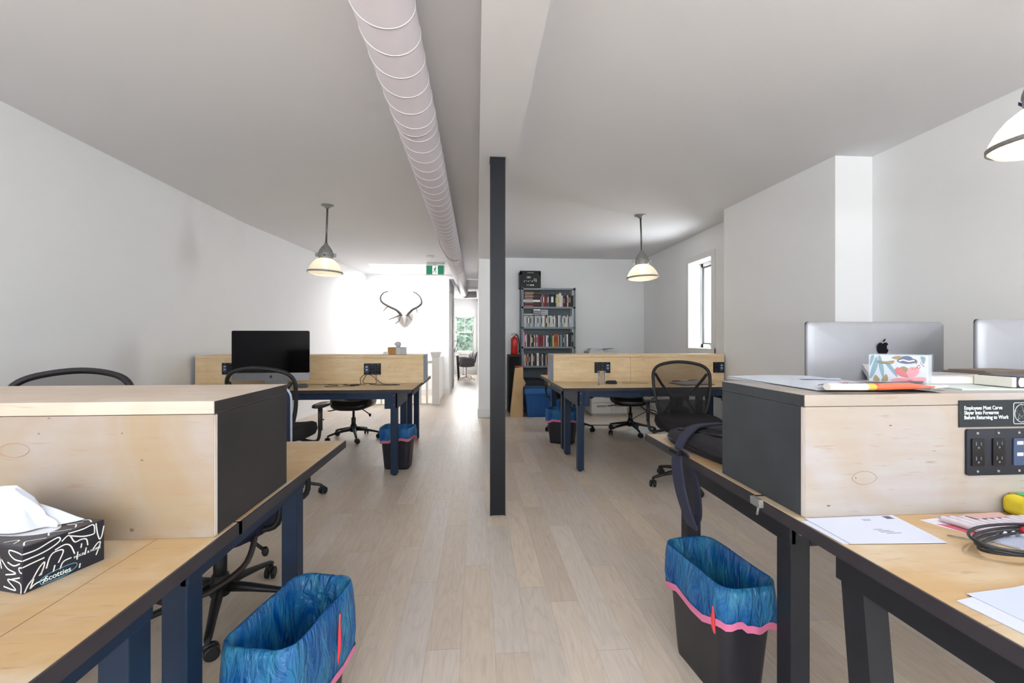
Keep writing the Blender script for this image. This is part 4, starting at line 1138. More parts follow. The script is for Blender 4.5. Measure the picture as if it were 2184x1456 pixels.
CN = {'black': (28, 28, 32), 'charcoal': (62, 62, 66), 'white': (232, 230, 226), 'grey': (150, 152, 156), 'red': (168, 44, 48), 'maroon': (104, 34, 40), 'cream': (222, 212, 176), 'magenta': (170, 60, 110), 'teal': (60, 104, 108), 'green': (70, 110, 84), 'yellow': (206, 196, 92), 'orange': (206, 104, 60), 'silver': (196, 200, 206), 'pale blue': (168, 190, 208), 'pink': (210, 150, 176), 'navy': (38, 48, 86), 'brown': (104, 74, 54), 'tan': (190, 160, 120)}
ORD = ['first', 'second', 'third', 'fourth', 'fifth', 'sixth', 'seventh', 'eighth', 'ninth', 'tenth', 'eleventh', 'twelfth', 'thirteenth', 'fourteenth', 'fifteenth', 'sixteenth', 'seventeenth', 'eighteenth', 'nineteenth', 'twentieth', 'twenty-first', 'twenty-second', 'twenty-third', 'twenty-fourth', 'twenty-fifth', 'twenty-sixth', 'twenty-seventh', 'twenty-eighth', 'twenty-ninth', 'thirtieth', 'thirty-first', 'thirty-second', 'thirty-third', 'thirty-fourth', 'thirty-fifth', 'thirty-sixth', 'thirty-seventh', 'thirty-eighth', 'thirty-ninth', 'fortieth']
def book(cn, x, z, w_, h_, d_, label, group, name='book', lying=False, band=None, cat='book'):
    """a book with cover boards and a page block; spine faces -y"""
    t = thing(name, label, cat, (x, sy0 + .02, z), 0, group)
    bm = new()
    if not lying:
        box(bm, 0, w_, 0, .003, 0, h_); box(bm, 0, .002, 0, d_, 0, h_); box(bm, w_ - .002, w_, 0, d_, 0, h_)
    else:
        box(bm, 0, w_, 0, .003, 0, h_); box(bm, 0, w_, 0, d_, 0, .002); box(bm, 0, w_, 0, d_, h_ - .002, h_)
    obj('cover', bm, mat('cover_' + cn.replace(' ', '_'), srgb(*CN[cn]), .5), t)
    bm = new()
    if not lying: box(bm, .0021, w_ - .0021, .0032, d_ - .004, .003, h_ - .004)
    else: box(bm, .004, w_ - .004, .0032, d_ - .004, .0021, h_ - .0021)
    obj('pages', bm, cm('page_block', 226, 220, 208), t)
    if band:
        bm = new()
        if not lying: box(bm, w_ * .2, w_ * .8, -.0008, 0, h_ * .35, h_ * .8)
        else: box(bm, w_ * .12, w_ * .6, -.0008, 0, h_ * .3, h_ * .7)
        obj('spine_band', bm, mat('band_' + band.replace(' ', '_'), srgb(*CN[band]), .5), t)
    return t
x = sx0 + .025; z = 1.7005
g = 'books lying in the stack on the top shelf'
stack = [('black', .030, 'orange'), ('maroon', .026, None), ('black', .018, 'tan'), ('white', .040, 'grey'), ('black', .024, 'pink'), ('maroon', .020, 'grey'), ('charcoal', .024, 'cream'), ('black', .026, 'tan'), ('brown', .026, 'cream'), ('black', .018, 'red')]
for i, (cn, hh, bd) in enumerate(stack):
    book(cn, x + random.uniform(-.004, .006), z, .285 + random.uniform(-.012, .01), hh, .20, '%s book lying %s from the bottom of the stack on the top shelf' % (cn, ORD[i]), g, lying=True, band=bd); z += hh
rows = [
 ('top shelf', 1.7005, 1.025, 1.570, [('charcoal', .022, .205, 'pink'), ('grey', .018, .2, 'maroon'), ('red', .026, .20, 'white'), ('maroon', .018, .19, None), ('red', .016, .19, None), ('charcoal', .014, .18, 'grey'), ('teal', .02, .20, 'white'), ('black', .022, .19, None), ('black', .062, .205, 'white'), ('black', .018, .20, None), ('green', .016, .18, 'cream'), ('cream', .024, .205, None), ('cream', .018, .20, 'yellow'), ('white', .034, .225, 'cream'), ('white', .024, .185, None), ('red', .016, .18, 'grey'), ('charcoal', .018, .17, 'grey'), ('black', .018, .18, None), ('red', .018, .19, 'black'), ('white', .018, .19, 'grey'), ('black', .022, .19, 'tan'), ('charcoal', .018, .20, 'grey'), ('black', .022, .18, None), ('brown', .018, .185, None)]),
 ('second shelf', 1.3725, .737, 1.568, None),
 ('third shelf', 1.0555, .737, 1.570, [('pink', .030, .235, None), ('magenta', .020, .225, 'white'), ('white', .014, .20, None), ('black', .026, .19, 'maroon'), ('maroon', .022, .18, 'black'), ('white', .014, .19, None), ('black', .02, .185, 'white'), ('black', .018, .18, None), ('cream', .018, .185, 'red'), ('green', .016, .19, None), ('white', .016, .19, 'magenta'), ('magenta', .022, .19, None), ('maroon', .024, .185, None), ('red', .022, .19, 'black'), ('maroon', .018, .185, 'red'), ('pink', .016, .18, None), ('charcoal', .022, .18, None), ('white', .024, .18, None), ('silver', .018, .18, 'charcoal'), ('black', .016, .175, None), ('teal', .02, .185, 'black'), ('green', .016, .18, None), ('yellow', .024, .18, None), ('orange', .02, .20, 'maroon'), ('orange', .022, .205, 'red'), ('red', .018, .20, None), ('cream', .012, .19, None), ('charcoal', .022, .18, None), ('silver', .016, .19, None), ('teal', .018, .185, None), ('charcoal', .024, .18, 'silver'), ('pale blue', .014, .19, 'grey'), ('charcoal', .014, .18, None), ('white', .026, .20, None), ('black', .024, .215, None), ('black', .02, .22, None), ('brown', .016, .21, 'grey'), ('black', .018, .23, 'silver')]),
 ('fourth shelf', .7455, .737, 1.570, [('pink', .018, .215, None), ('grey', .014, .2, 'white'), ('white', .016, .18, 'tan'), ('maroon', .018, .19, 'orange'), ('tan', .022, .19, 'brown'), ('black', .022, .18, 'grey'), ('charcoal', .016, .19, None), ('silver', .026, .195, 'white'), ('black', .02, .20, 'tan'), ('brown', .016, .19, None), ('black', .018, .185, None), ('white', .034, .205, 'silver'), ('charcoal', .02, .20, None), ('black', .02, .19, 'red'), ('silver', .022, .185, 'grey'), ('black', .018, .20, None), ('charcoal', .018, .185, None), ('cream', .014, .17, None), ('red', .024, .17, 'black'), ('maroon', .016, .165, None), ('silver', .014, .18, 'tan'), ('black', .02, .19, 'silver'), ('silver', .012, .175, None), ('charcoal', .014, .205, None), ('black', .02, .15, None), ('maroon', .02, .15, None)]),
]
for rn, z, xa, xb, bl in rows:
    if bl is None:
        rd = random.Random(4); x = xa; i = 0
        cols = ['silver', 'grey', 'silver', 'white', 'pale blue', 'silver', 'charcoal', 'grey', 'silver', 'cream', 'silver', 'pale blue', 'white']
        while x < xb - .022:
            cn = cols[(i * 5 + rd.randint(0, 3)) % 13]; ww = rd.choice([.014, .017, .022, .026]); hh = .185 if x < 1.2 else rd.uniform(.165, .195)
            if i >= 39: break
            book(cn, x, z, ww, hh, .135, '%s disc case on the second shelf from the top, %s from the left' % (cn, ORD[i]), 'disc cases standing on the second shelf', name='disc_case', band='charcoal' if i % 3 == 0 else ('white' if i % 3 == 1 else None), cat='disc case')
            x += ww + .0006; i += 1
        for (xx, n, ww, cn, where) in ((.742, 1, .17, 'white', 'left'), (.915, 5, .115, 'grey', 'middle'), (1.035, 5, .115, 'silver', 'right')):
            zz = z + .196
            for j in range(n):
                h2 = .017 if not (where == 'middle' and j == n - 1) else .026
                cc = cn if j < n - 1 or where != 'middle' else 'white'
                book(cc, xx, zz, ww, h2, .13, '%s disc case lying %s from the bottom of the %s pile on the cases' % (cc, ORD[j], where), 'disc cases piled on the row', name='disc_case', lying=True, band='charcoal' if j % 2 else 'white', cat='disc case'); zz += h2
        continue
    tot = sum(b_[1] + .0008 for b_ in bl); sc = (xb - xa) / tot if rn != 'fourth shelf' else (1.24 - xa) / (sum(b_[1] + .0008 for b_ in bl[:24]))
    x = xa
    for i, (cn, ww, hh, bd) in enumerate(bl):
        book(cn, x, z, ww * sc, hh, .15, '%s book upright on the %s of the bookshelf, %s from the left' % (cn, rn, ORD[i]), 'books standing on the ' + rn, band=bd)
        x += (ww + .0008) * sc
# things low in the shelf
book('red', 1.12, .4205, .03, .22, .15, 'red book standing on the low shelf just left of the far right riser', 'books on the low shelf'); book('yellow', 1.152, .4205, .035, .22, .15, 'yellow book standing on the low shelf beside the red one', 'books on the low shelf'); book('maroon', 1.19, .4205, .03, .215, .15, 'maroon book standing on the low shelf right of the yellow one', 'books on the low shelf')
for (xx, zz, nm, lb, hh) in ((.75, .4205, 'storage_box', 'black storage box on the shelf below the books', .09), (.75, .1005, 'storage_box', 'black storage box on the lowest shelf behind the blue tub', .20)):
    bm = new(); box(bm, 0, .34, 0, .24, 0, hh, .006); t = solo(nm, bm, M_blk, lb, 'box', (xx, sy0 + .02, zz), 0, 'black boxes in the bookshelf')
    bm = new(); box(bm, -.005, .345, -.005, .245, hh, hh + .02, .004); obj('lid', bm, M_steel, t)

# milk crate
t = thing('milk_crate', 'black plastic milk crate with white symbols on top of the bookshelf', 'crate', (.865, 7.32, 2.0105))
bm = new(); W_, D_, H_ = .325, .27, .27
def panel(bm, M, w_, h_, front=False):
    fr_ = .022
    box(bm, -w_ / 2, w_ / 2, 0, h_ * .20, 0, .008, 0, M) if False else None
    box(bm, -w_ / 2, w_ / 2, 0, .03, -.006, .006, 0, M); box(bm, -w_ / 2, w_ / 2, h_ - .025, h_, -.006, .006, 0, M)
    box(bm, -w_ / 2, -w_ / 2 + fr_, .03, h_ - .025, -.006, .006, 0, M); box(bm, w_ / 2 - fr_, w_ / 2, .03, h_ - .025, -.006, .006, 0, M)
    box(bm, -w_ / 2, -.055, h_ - .065, h_ - .02, -.006, .006, 0, M); box(bm, .055, w_ / 2, h_ - .065, h_ - .02, -.006, .006, 0, M)
    box(bm, -w_ / 2, w_ / 2, h_ * .42, h_ - .062, -.005, .005, 0, M) if not front else None
    box(bm, -w_ / 2, w_ / 2, .03, h_ * .42, -.005, .005, 0, M) if not front else None
    if front: box(bm, -w_ / 2 + .02, w_ / 2 - .02, .03, h_ - .062, -.003, .005, 0, M)
panel(bm, FXZ(0, 0, 0), W_, H_, True); panel(bm, FXZ(0, D_, 0), W_, H_)
for s in (-1, 1): panel(bm, Matrix.Translation((s * W_ / 2, D_ / 2, 0)) @ Matrix.Rotation(R(90), 4, 'Z') @ Matrix.Rotation(R(90), 4, 'X'), D_, H_)
box(bm, -W_ / 2, W_ / 2, 0, D_, 0, .008); obj('body', bm, mat('crate_black', srgb(22, 23, 22), .5), t)
bm = new(); F = FXZ(-.0, -.0075, 0)
for (cx, cz, n, r_) in ((-.045, .165, 3, .013), (-.015, .165, 3, .013), (.075, .125, 4, .017)):
    for dx in (-1, 1):
        for dz in (-1, 1):
            q = r_ * .8
            prism(bm, [(cx + dx * q + .9 * q * math.cos(R(45 + 90 * i_)), cz + dz * q * .8 + .75 * q * math.sin(R(90 * i_))) for i_ in range(4)], 0, .001, F)
for i in range(7): prism(bm, [(-.11 + i * .032, .095 + .012 * (i % 2)), (-.10 + i * .032, .090 + .012 * (i % 2)), (-.09 + i * .032, .105 + .01 * (i % 2)), (-.10 + i * .032, .112)], 0, .001, F)
for i, ww in enumerate((.008, .006, .014, .016, .018)): box(bm, -.06 + i * .024, -.06 + i * .024 + ww, 0, 0.001, .028 if True else 0, .048, 0, Matrix.Translation((0, -.0085, 0)))
obj('white_symbols', bm, M_white, t)

# black cabinet, extinguisher, cardboard tube, blue tub
bm = new(); box(bm, .50, .70, 7.25, 7.58, 0, .925, .008); t = solo('speaker_cabinet', bm, mat('cabinet_black', srgb(16, 16, 18), .5), 'tall narrow black cabinet left of the bookshelf under the fire extinguisher', 'cabinet')
bm = new(); box(bm, .515, .685, 7.243, 7.25, .03, .90, .004); obj('front_grille', bm, mat('grille_black', srgb(12, 12, 13), .9), t)
fe = thing('fire_extinguisher', 'red fire extinguisher standing on the tall black cabinet', 'fire extinguisher', (.605, 7.36, .925))
bm = new(); lathe(bm, [(.050, 0), (.055, .008), (.055, .235), (.050, .262), (.030, .282), (.018, .29), (.018, .30)], 28); obj('cylinder', bm, mat('extinguisher_red', srgb(186, 36, 30), .25), fe)
bm = new(); box(bm, -.012, .012, -.012, .012, .30, .325, .003); box(bm, -.045, .05, -.008, .008, .338, .348, .003); tube(bm, [(.0, 0, .32), (-.03, 0, .325), (-.055, 0, .318)], .005); obj('valve_handle', bm, M_galv, fe)
bm = new(); tube(bm, smooth_path([(.01, 0, .318), (.045, -.01, .315), (.068, -.02, .25), (.078, -.02, .13), (.082, -.02, .10)], 5), .009, 8); lathe(bm, [(.010, .1), (.016, .03)], 12, Matrix.Translation((.082, -.02, 0))); obj('hose', bm, M_blk, fe)
bm = new()
loft(bm, [[(-.100, -.08, 0), (.095, -.08, 0), (.095, .08, 0), (-.100, .08, 0)], [(-.022, -.05, .735), (.095, -.05, .755), (.095, .05, .755), (-.022, .05, .735)]], smooth=False)
t = solo('cardboard_wedge', bm, mat('kraft_card', srgb(200, 166, 122), .8, var=.05, vscale=8), 'tall tapering brown cardboard piece leaning beside the blue tub', 'cardboard', (.602, 6.93, 0))
bm = new(); box(bm, -.02, .095, -.052, .052, .752, .765, .002); obj('red_edge', bm, cm('card_red', 170, 84, 66), t)
bm = new(); loft(bm, [[(.095, 0, .60), (.145, 0, .50), (.12, 0, .455), (.095, 0, .45)], [(.095, .03, .60), (.145, .03, .50), (.12, .03, .455), (.095, .03, .45)]], smooth=False); obj('flap', bm, MATS['kraft_card'], t)
bt = thing('storage_tub', 'blue plastic storage tub with lid on the floor by the bookshelf', 'tub', (.995, 6.98, 0))
bl_ = mat('tub_blue', srgb(22, 78, 140), .45)
bm = new(); loft(bm, [[(x, y, z) for x, y in rrect(w_, d_, .03)] for w_, d_, z in ((.46, .32, .0), (.47, .33, .01), (.53, .37, .36), (.53, .37, .375))], smooth=False)
for xx in (-.17, -.06, .05, .16): box(bm, xx - .006, xx + .006, -.178, -.165, .02, .30, .002)
obj('body', bm, bl_, bt)
bm = new(); loft(bm, [[(x, y, z) for x, y in rrect(w_, d_, .04)] for w_, d_, z in ((.56, .40, .355), (.56, .40, .40), (.54, .38, .425), (.40, .26, .43))], smooth=False); obj('lid', bm, mat('tub_lid_blue', srgb(40, 98, 156), .45), bt)

# printer, drawer cabinet, heater, floor mat
t = thing('printer', 'white printer with raised paper tray behind the far right riser', 'printer', (2.06, 7.42, 0))
bm = new(); box(bm, -.25, .22, -.18, .2, .60, .98, .02); obj('body', bm, M_cab, t)
bm = new(); loft(bm, [[(-.22, -.1, .98), (.0, -.1, .98), (.0, .12, .98), (-.22, .12, .98)], [(-.19, -.09, 1.025), (-.02, -.09, 1.025), (-.02, .10, 1.025), (-.19, .10, 1.025)]], smooth=False); obj('scanner_lid', bm, cm('printer_lid', 206, 210, 212), t)
bm = new(); box(bm, .0, .27, -.10, .10, 1.0, 1.006, 0, Matrix.Rotation(R(-5), 4, 'Y')); obj('paper_tray', bm, cm('tray_grey', 120, 128, 130), t)
bm = new(); box(bm, -.23, .20, -.10, .18, 0, .60, .004); solo('printer_stand', bm, M_cab, 'pale stand under the printer behind the far right desk', 'stand', (2.06, 7.42, 0))
t = thing('drawer_cabinet', 'low pale drawer cabinet on castors behind the far right desk', 'cabinet', (2.02, 6.84, 0))
bm = new(); box(bm, -.28, .28, 0, .4, .03, .52, .006); box(bm, -.25, .25, .02, .38, 0.0, .03); obj('body', bm, M_cab, t)
for z0_, z1_, x0_, x1_ in ((.04, .20, -.275, .03), (.04, .20, .036, .275), (.207, .335, -.275, .275), (.342, .46, -.275, .275)):
    bm = new(); box(bm, x0_, x1_, -.016, 0, z0_, z1_, .003); d_ = obj('drawer', bm, M_cab, t)
    cx = max(-.12, (x0_ + x1_) / 2 - .0) if x0_ < 0 else (x0_ + x1_) / 2
    bm = new(); ellipsoid(bm, (cx, -.018, z1_ - .045), .085, .008, .012, .7, .8); obj('handle', bm, cm('handle_grey', 150, 152, 154), d_)
t = thing('baseboard_heater', 'long white baseboard heater along the far right wall', 'heater', (2.80, 6.2, 0))
bm = new(); box(bm, -.06, .035, -1.1, 1.25, .03, .25, .006); obj('housing', bm, M_trim, t)
bm = new()
for z in (.07, .10, .13): box(bm, -.066, -.06, -1.0, 1.15, z, z + .008)
obj('slat', bm, cm('heater_grey', 190, 188, 184), t)
bm = new(); prism(bm, [(-.26, -.05), (-.05, -.42), (.42, -.30), (.26, .28)], .0, .004)
solo('floor_mat', bm, mat('clear_mat', srgb(226, 224, 222), .25), 'pale plastic chair mat on the floor behind the far right desk', 'mat', (2.06, 5.72, .0005))
bm = new(); tube(bm, smooth_path([(1.45, 6.1, .008), (1.75, 6.05, .01), (2.0, 6.1, .012), (2.3, 6.3, .10), (2.5, 6.35, .16), (2.66, 6.4, .06)], 6), .006, 6)
solo('power_cord', bm, M_blk, 'black power cord on the floor behind the mesh chair', 'cord')

# ---------------------------------------------------------------- things on the far desks
bm = new(); lathe(bm, [(.028, 0), (.030, .004), (.038, .135), (.0355, .135), (.0285, .012), (.002, .012)], 28, cap1=True)
gl = solo('drinking_glass', bm, M_glass, 'ribbed clear drinking glass on the far right desk', 'glass', (1.158, 4.16, .7402))
bm = new()
for kk in range(14):
    a_ = 2 * PI * kk / 14; tube(bm, [(.0315 * math.cos(a_), .0315 * math.sin(a_), .02), (.0375 * math.cos(a_), .0375 * math.sin(a_), .12)], .0014, 5)
obj('rib', bm, see_mat('glass_highlight', srgb(240, 244, 246), .55, .1), gl)  # ribs whitened to carry painted highlights of the glass
def mouse(loc, rz, m, label):
    bm = new(); ellipsoid(bm, (0, 0, .012), .031, .056, .021, .75, .9, 24, 12)
    for v in bm.verts: v.co.z = max(v.co.z, 0)
    t = solo('computer_mouse', bm, m, label, 'computer mouse', loc, rz, 'computer mice', smooth=True)
    bm = new(); box(bm, -.0015, .0015, -.045, -.01, .028, .034); obj('wheel', bm, M_blk, t)
mouse((-1.56, 4.20, .7402), R(80), cm('mouse_grey', 84, 86, 88), 'dark grey computer mouse beside the dark screen on the far left desk')
mouse((1.30, 4.33, .7402), R(70), cm('mouse_black', 40, 41, 44), 'black and white computer mouse behind the drinking glass')
def cable(name, pts, r_, m, label, cat='cable', closed=False):
    bm = new(); tube(bm, smooth_path(pts, 6, closed), r_, 6, closed=closed); return solo(name, bm, m, label, cat)
cable('cable', [(-1.05, 4.55, .86), (-1.07, 4.50, .82), (-1.09, 4.47, .76), (-1.03, 4.42, .752), (-.96, 4.44, .752), (-.99, 4.50, .80), (-1.06, 4.50, .835), (-1.11, 4.46, .80), (-1.10, 4.40, .746), (-1.18, 4.36, .746)], .003, M_blk, 'looped black cable below the right outlet of the far left desk')
cable('cable', [(-.98, 4.555, .835), (-.97, 4.50, .79), (-.90, 4.44, .746), (-.80, 4.38, .746), (-.72, 4.34, .746), (-.80, 4.30, .746), (-.93, 4.33, .746), (-1.0, 4.36, .75)], .003, M_blk, 'black cable curling toward the right end of the far left desk')
cable('cable', [(-1.40, 4.40, .743), (-1.28, 4.33, .743), (-1.38, 4.26, .743), (-1.30, 4.20, .743), (-1.12, 4.28, .743), (-1.25, 4.38, .743), (-1.05, 4.40, .743)], .002, M_blk, 'thin tangled earphone wire on the far left desk right of the mouse')
cable('cable', [(-1.6, 4.45, .743), (-1.45, 4.40, .746), (-1.35, 4.45, .743), (-1.22, 4.42, .743)], .0025, M_rod, 'grey cable lying behind the mouse on the far left desk')
cable('cable', [(1.42, 4.38, .743), (1.48, 4.34, .743), (1.55, 4.37, .743), (1.62, 4.33, .743), (1.70, 4.38, .743)], .002, M_rod, 'short thin wire on the far right desk beyond the mouse')
cable('cable', [(-2.05, 4.2, .95), (-2.15, 4.35, 1.04), (-2.22, 4.5, 1.06), (-2.26, 4.70, 1.025)], .004, M_trim, 'white cable rising behind the dark screen over the far left riser')
bm = new(); box(bm, -.045, .04, -.012, .012, 0, .014, .004, Matrix.Rotation(R(10), 4, 'Z')); solo('cable_plug', bm, M_blk, 'small black cable plug on the far left desk below the outlet', 'plug', (-1.13, 4.33, .7402))
# clipboard
bm = new(); box(bm, -.17, .17, -.12, .12, 0, .006, .002); t = solo('clipboard', bm, cm('clipboard_brown', 96, 72, 60), 'brown clipboard with white papers on the far right desk behind the mesh chair', 'clipboard', (2.06, 4.24, .7402), R(8))
bm = new(); box(bm, -.14, .155, -.105, .11, .0062, .016, .001); obj('paper_pad', bm, M_paper, t)
bm = new(); tube(bm, [(-.05, -.02, .020), (.07, .05, .020)], .004, 6); solo('pen', bm, M_rod, 'silver pen lying across the papers of the clipboard', 'pen', (2.06, 4.22, .7602 - .001))
bm = new(); tube(bm, smooth_path([(-.06, 0, .004), (-.03, .02, .004), (0, 0, .004), (.03, .02, .004), (.06, 0, .004)]), .004, 6); tube(bm, smooth_path([(-.05, .01, .012), (-.01, .03, .01), (.03, .0, .01)]), .004, 6)
solo('eyeglasses', bm, mat('red_frame', srgb(180, 50, 40), .4), 'small red framed item behind the clipboard papers', 'glasses', (2.02, 4.45, .7402))
# wooden tissue box and small light box on the far left riser
t = thing('tissue_box', 'brown woven tissue box on top of the far left riser', 'tissue box', (-.80, 4.72, 1.0155), R(-20), 'tissue boxes')
bm = new(); box(bm, -.085, .06, -.06, .06, 0, .075, .003); obj('carton', bm, mat('woven_brown', srgb(186, 138, 82), .7, var=.25, vscale=120), t)
bm = new(); box(bm, .0605, .063, -.058, .058, .002, .073); box(bm, .01, .0605, -.0608, -.0602, .002, .073); obj('pale_side', bm, cm('carton_pale', 206, 204, 204), t)
bm = new()
rings = [[(.028 * s_ * (1 + .3 * math.sin(3 * a_ + z_ * 90)) * math.cos(a_), .02 * s_ * (1 + .3 * math.cos(2 * a_ + z_ * 50)) * math.sin(a_), z_) for a_ in [2 * PI * i / 16 for i in range(16)]] for z_, s_ in ((.074, .6), (.09, .8), (.105, 1.2), (.12, 1.0), (.13, .4))]
loft(bm, rings); obj('tissue', bm, M_tissue, t)
bm = new(); box(bm, -.03, .03, -.03, .03, 0, .028, .003); solo('small_white_box', bm, M_trim, 'small white box just left of the woven tissue box', 'box', (-.915, 4.72, 1.0155))

# ---------------------------------------------------------------- near left: patterned tissue box
TB = thing('tissue_box', 'black tissue box with white swirling lines on the near left desk', 'tissue box', (-.723, .945, .7402), math.atan2(-.037, .12), 'tissue boxes')
# local: +x face at x=0, box spans x -.235..0, y -.126..0
LW, LD, LH = .235, .126, .078
blk = mat('carton_black', srgb(34, 38, 48), .4); brn = mat('carton_charcoal', srgb(62, 56, 56), .5)
bm = new(); box(bm, -LW, 0, -LD, 0, 0, LH, .0012); obj('carton', bm, blk, TB)
bm = new(); box(bm, -LW + .002, -.002, -LD + .002, -.002, LH, LH + .0004); obj('top_print', bm, brn, TB)
bm = new(); pts = []
el = [(-LW * .5 + .088 * math.cos(2 * PI * i / 40), -LD * .5 + .038 * math.sin(2 * PI * i / 40)) for i in range(40)]
prism(bm, el, LH + .0005, LH + .0010); obj('opening_film', bm, mat('opening_film', srgb(208, 208, 214), .3), TB)
def squig(P, wd, F, bm): ribbon(bm, [(p.x, p.y) for p in smooth_path([(a_, b_, 0) for a_, b_ in P], 6)], wd, F)
bm = new()
# right face, u = 0 (near) .. 1 (far) and v = 0 (bottom) .. 1 (top): (pixels of the crop / face size)
FR = Matrix.Translation((.0, -LD, 0)) @ Matrix.Rotation(R(90), 4, 'Z') @ Matrix.Rotation(R(90), 4, 'X')
def uv(P): return [(u * LD, v * LH) for u, v in P]
S = [
 [(.0, .86), (.15, .86), (.30, .93), (.40, .96), (.42, .88), (.34, .80), (.20, .74), (.0, .72)],
 [(.0, .58), (.10, .60), (.24, .62)],
 [(.44, .84), (.53, .92), (.60, .72), (.68, .72), (.75, .68), (.77, .52)],
 [(.36, .70), (.48, .74), (.55, .66), (.60, .44)],
 [(.26, .36), (.30, .58), (.36, .66), (.46, .62), (.40, .38)],
 [(.52, .92), (.70, .78), (.84, .74), (.86, .80), (.84, .97), (.70, .95), (.52, .97)],
 [(.88, .98), (.90, .72), (.93, .56), (.96, .62), (.99, .85)],
 [(.10, .22), (.18, .44), (.24, .52), (.22, .36), (.18, .26)],
 [(.02, .02), (.06, .16), (.12, .26)], [(.08, .06), (.14, .12), (.24, .14)], [(.08, .06), (.12, .24)], [(.20, .26), (.22, .38)],
 [(.34, .22), (.36, .36)], [(.42, .22), (.46, .36), (.56, .38)], [(.63, .28), (.64, .46)], [(.68, .52), (.69, .62)], [(.73, .32), (.75, .48)],
 [(.84, .38), (.90, .48), (.94, .48), (.92, .36), (.88, .20)], [(.22, .06), (.26, .16)], [(.66, .06), (.67, .16)],
]
for P in S: squig(uv(P), .0022, FR, bm)
# near face (-y), u along x
FN = FXZ(-LW, -LD, 0)
rd = random.Random(11)
def uvn(P): return [(u * LW, v * LH) for u, v in P]
for P in ([(1.0, .72), (.93, .74), (.88, .84), (.88, .92), (.95, .90), (1.0, .86)], [(.86, .66), (.92, .60), (.98, .66)], [(.80, .70), (.86, .52), (.94, .44), (.84, .38)], [(1.0, .58), (.97, .56), (.98, .48), (1.0, .46)], [(.90, .30), (.98, .36)], [(.82, .12), (.94, .08), (.86, .28), (.98, .24), (.99, .02)], [(.6, .9), (.7, .6), (.76, .9), (.8, .5)], [(.5, .3), (.62, .5), (.7, .2), (.78, .3)], [(.2, .2), (.3, .8), (.4, .4), (.5, .9)]):
    squig(uvn(P), .0022, FN, bm)
# top
FT = Matrix.Translation((-LW, -LD, LH + .0004))
def uvt(P): return [(u * LW, v * LD) for u, v in P]
for P in ([(.97, .05), (.90, .14), (.93, .22), (.97, .30)], [(.94, .36), (.88, .44), (.93, .52), (.97, .60)], [(.96, .66), (.90, .74), (.84, .70), (.90, .84)], [(.80, .96), (.72, .86), (.66, .97)], [(.60, .92), (.52, .86), (.48, .96), (.40, .88), (.36, .97)], [(.97, .86), (.90, .92), (.86, .88)], [(.30, .92), (.22, .82), (.14, .94)], [(.86, .06), (.82, .16), (.76, .06)], [(.70, .04), (.62, .12)], [(.30, .06), (.2, .16), (.1, .05)], [(.08, .3), (.14, .5), (.06, .7)]):
    squig(uvt(P), .0022, FT, bm)
obj('line_pattern', bm, M_white, TB)
bm = new()
for i in range(4): ribbon(bm, [(LW * (.30 + i * .10), LD * .02), (LW * (.22 + i * .10), LD * .16)], .0014, FT, .0006)
obj('stripe_print', bm, cm('print_slate', 120, 134, 160), TB)
text('maker_name', 'Scotties', .0125, FR @ Matrix.Translation((.030, .006, .0008)), wm, TB, .0002)
bm = new(); ribbon(bm, [(p.x, p.y) for p in smooth_path([(.026, .003, 0), (.024, .012, 0), (.040, .018, 0), (.074, .018, 0), (.078, .010, 0), (.060, .003, 0), (.036, .003, 0), (.026, .003, 0)], 5)], .0009, FR, .0008); obj('name_outline', bm, cm('logo_cyan', 120, 200, 226), TB)
text('subtitle', 'HOUSE & HOME', .0062, FR @ Matrix.Translation((.074, .026, .0008)), wm, TB, .0002)
# tissue pulled up: folded sheet
bm = new(); nu_, nv_ = 26, 22; G = {}
for i in range(nu_ + 1):
    for j in range(nv_ + 1):
        u = i / nu_; v = j / nv_
        x_ = -.155 + (.015 + .100 * (1 - v) ** 0.8) * (u - .5) * 2 * 1.0 + .020 * v
        y_ = -LD * .5 + .022 * math.sin(u * 7.0 + v * 2) * (1 - .3 * v) - .012 * (1 - v) * math.cos(u * 5) - .010 * v
        z_ = LH + .002 + .078 * v ** 1.1 * (1 - .25 * abs(u - .55)) + .012 * math.sin(u * 9 + v * 3) * v * (1 - v) * 2
        q = noise.noise(Vector((u * 4, v * 4, 2.0))) * .008
        G[i, j] = bm.verts.new((x_ + q, y_ + q, max(z_, LH + .0012)))
for i in range(nu_):
    for j in range(nv_):
        f = bm.faces.new((G[i, j], G[i + 1, j], G[i + 1, j + 1], G[i, j + 1])); f.smooth = True
# front drape falling over the box top
G = {}
for i in range(nu_ + 1):
    for j in range(nv_ + 1):
        u = i / nu_; v = j / nv_
        r_ = .012 + v * (.060 + .022 * math.sin(u * 6.0 + 1) + .010 * math.sin(u * 13))
        an = R(190) + u * R(200)
        x_ = -.125 + r_ * 1.25 * math.cos(an); y_ = -LD * .5 + .010 + r_ * math.sin(an) * .85
        z_ = LH + .040 * (1 - v) ** 1.5 + .004 + .007 * abs(math.sin(u * 8)) * math.sin(v * PI)
        G[i, j] = bm.verts.new((x_, max(y_, -LD + .001), max(z_, LH + .002)))
for i in range(nu_):
    for j in range(nv_):
        f = bm.faces.new((G[i, j], G[i + 1, j], G[i + 1, j + 1], G[i, j + 1])); f.smooth = True
obj('tissue', bm, M_tissue, TB, recalc=False)

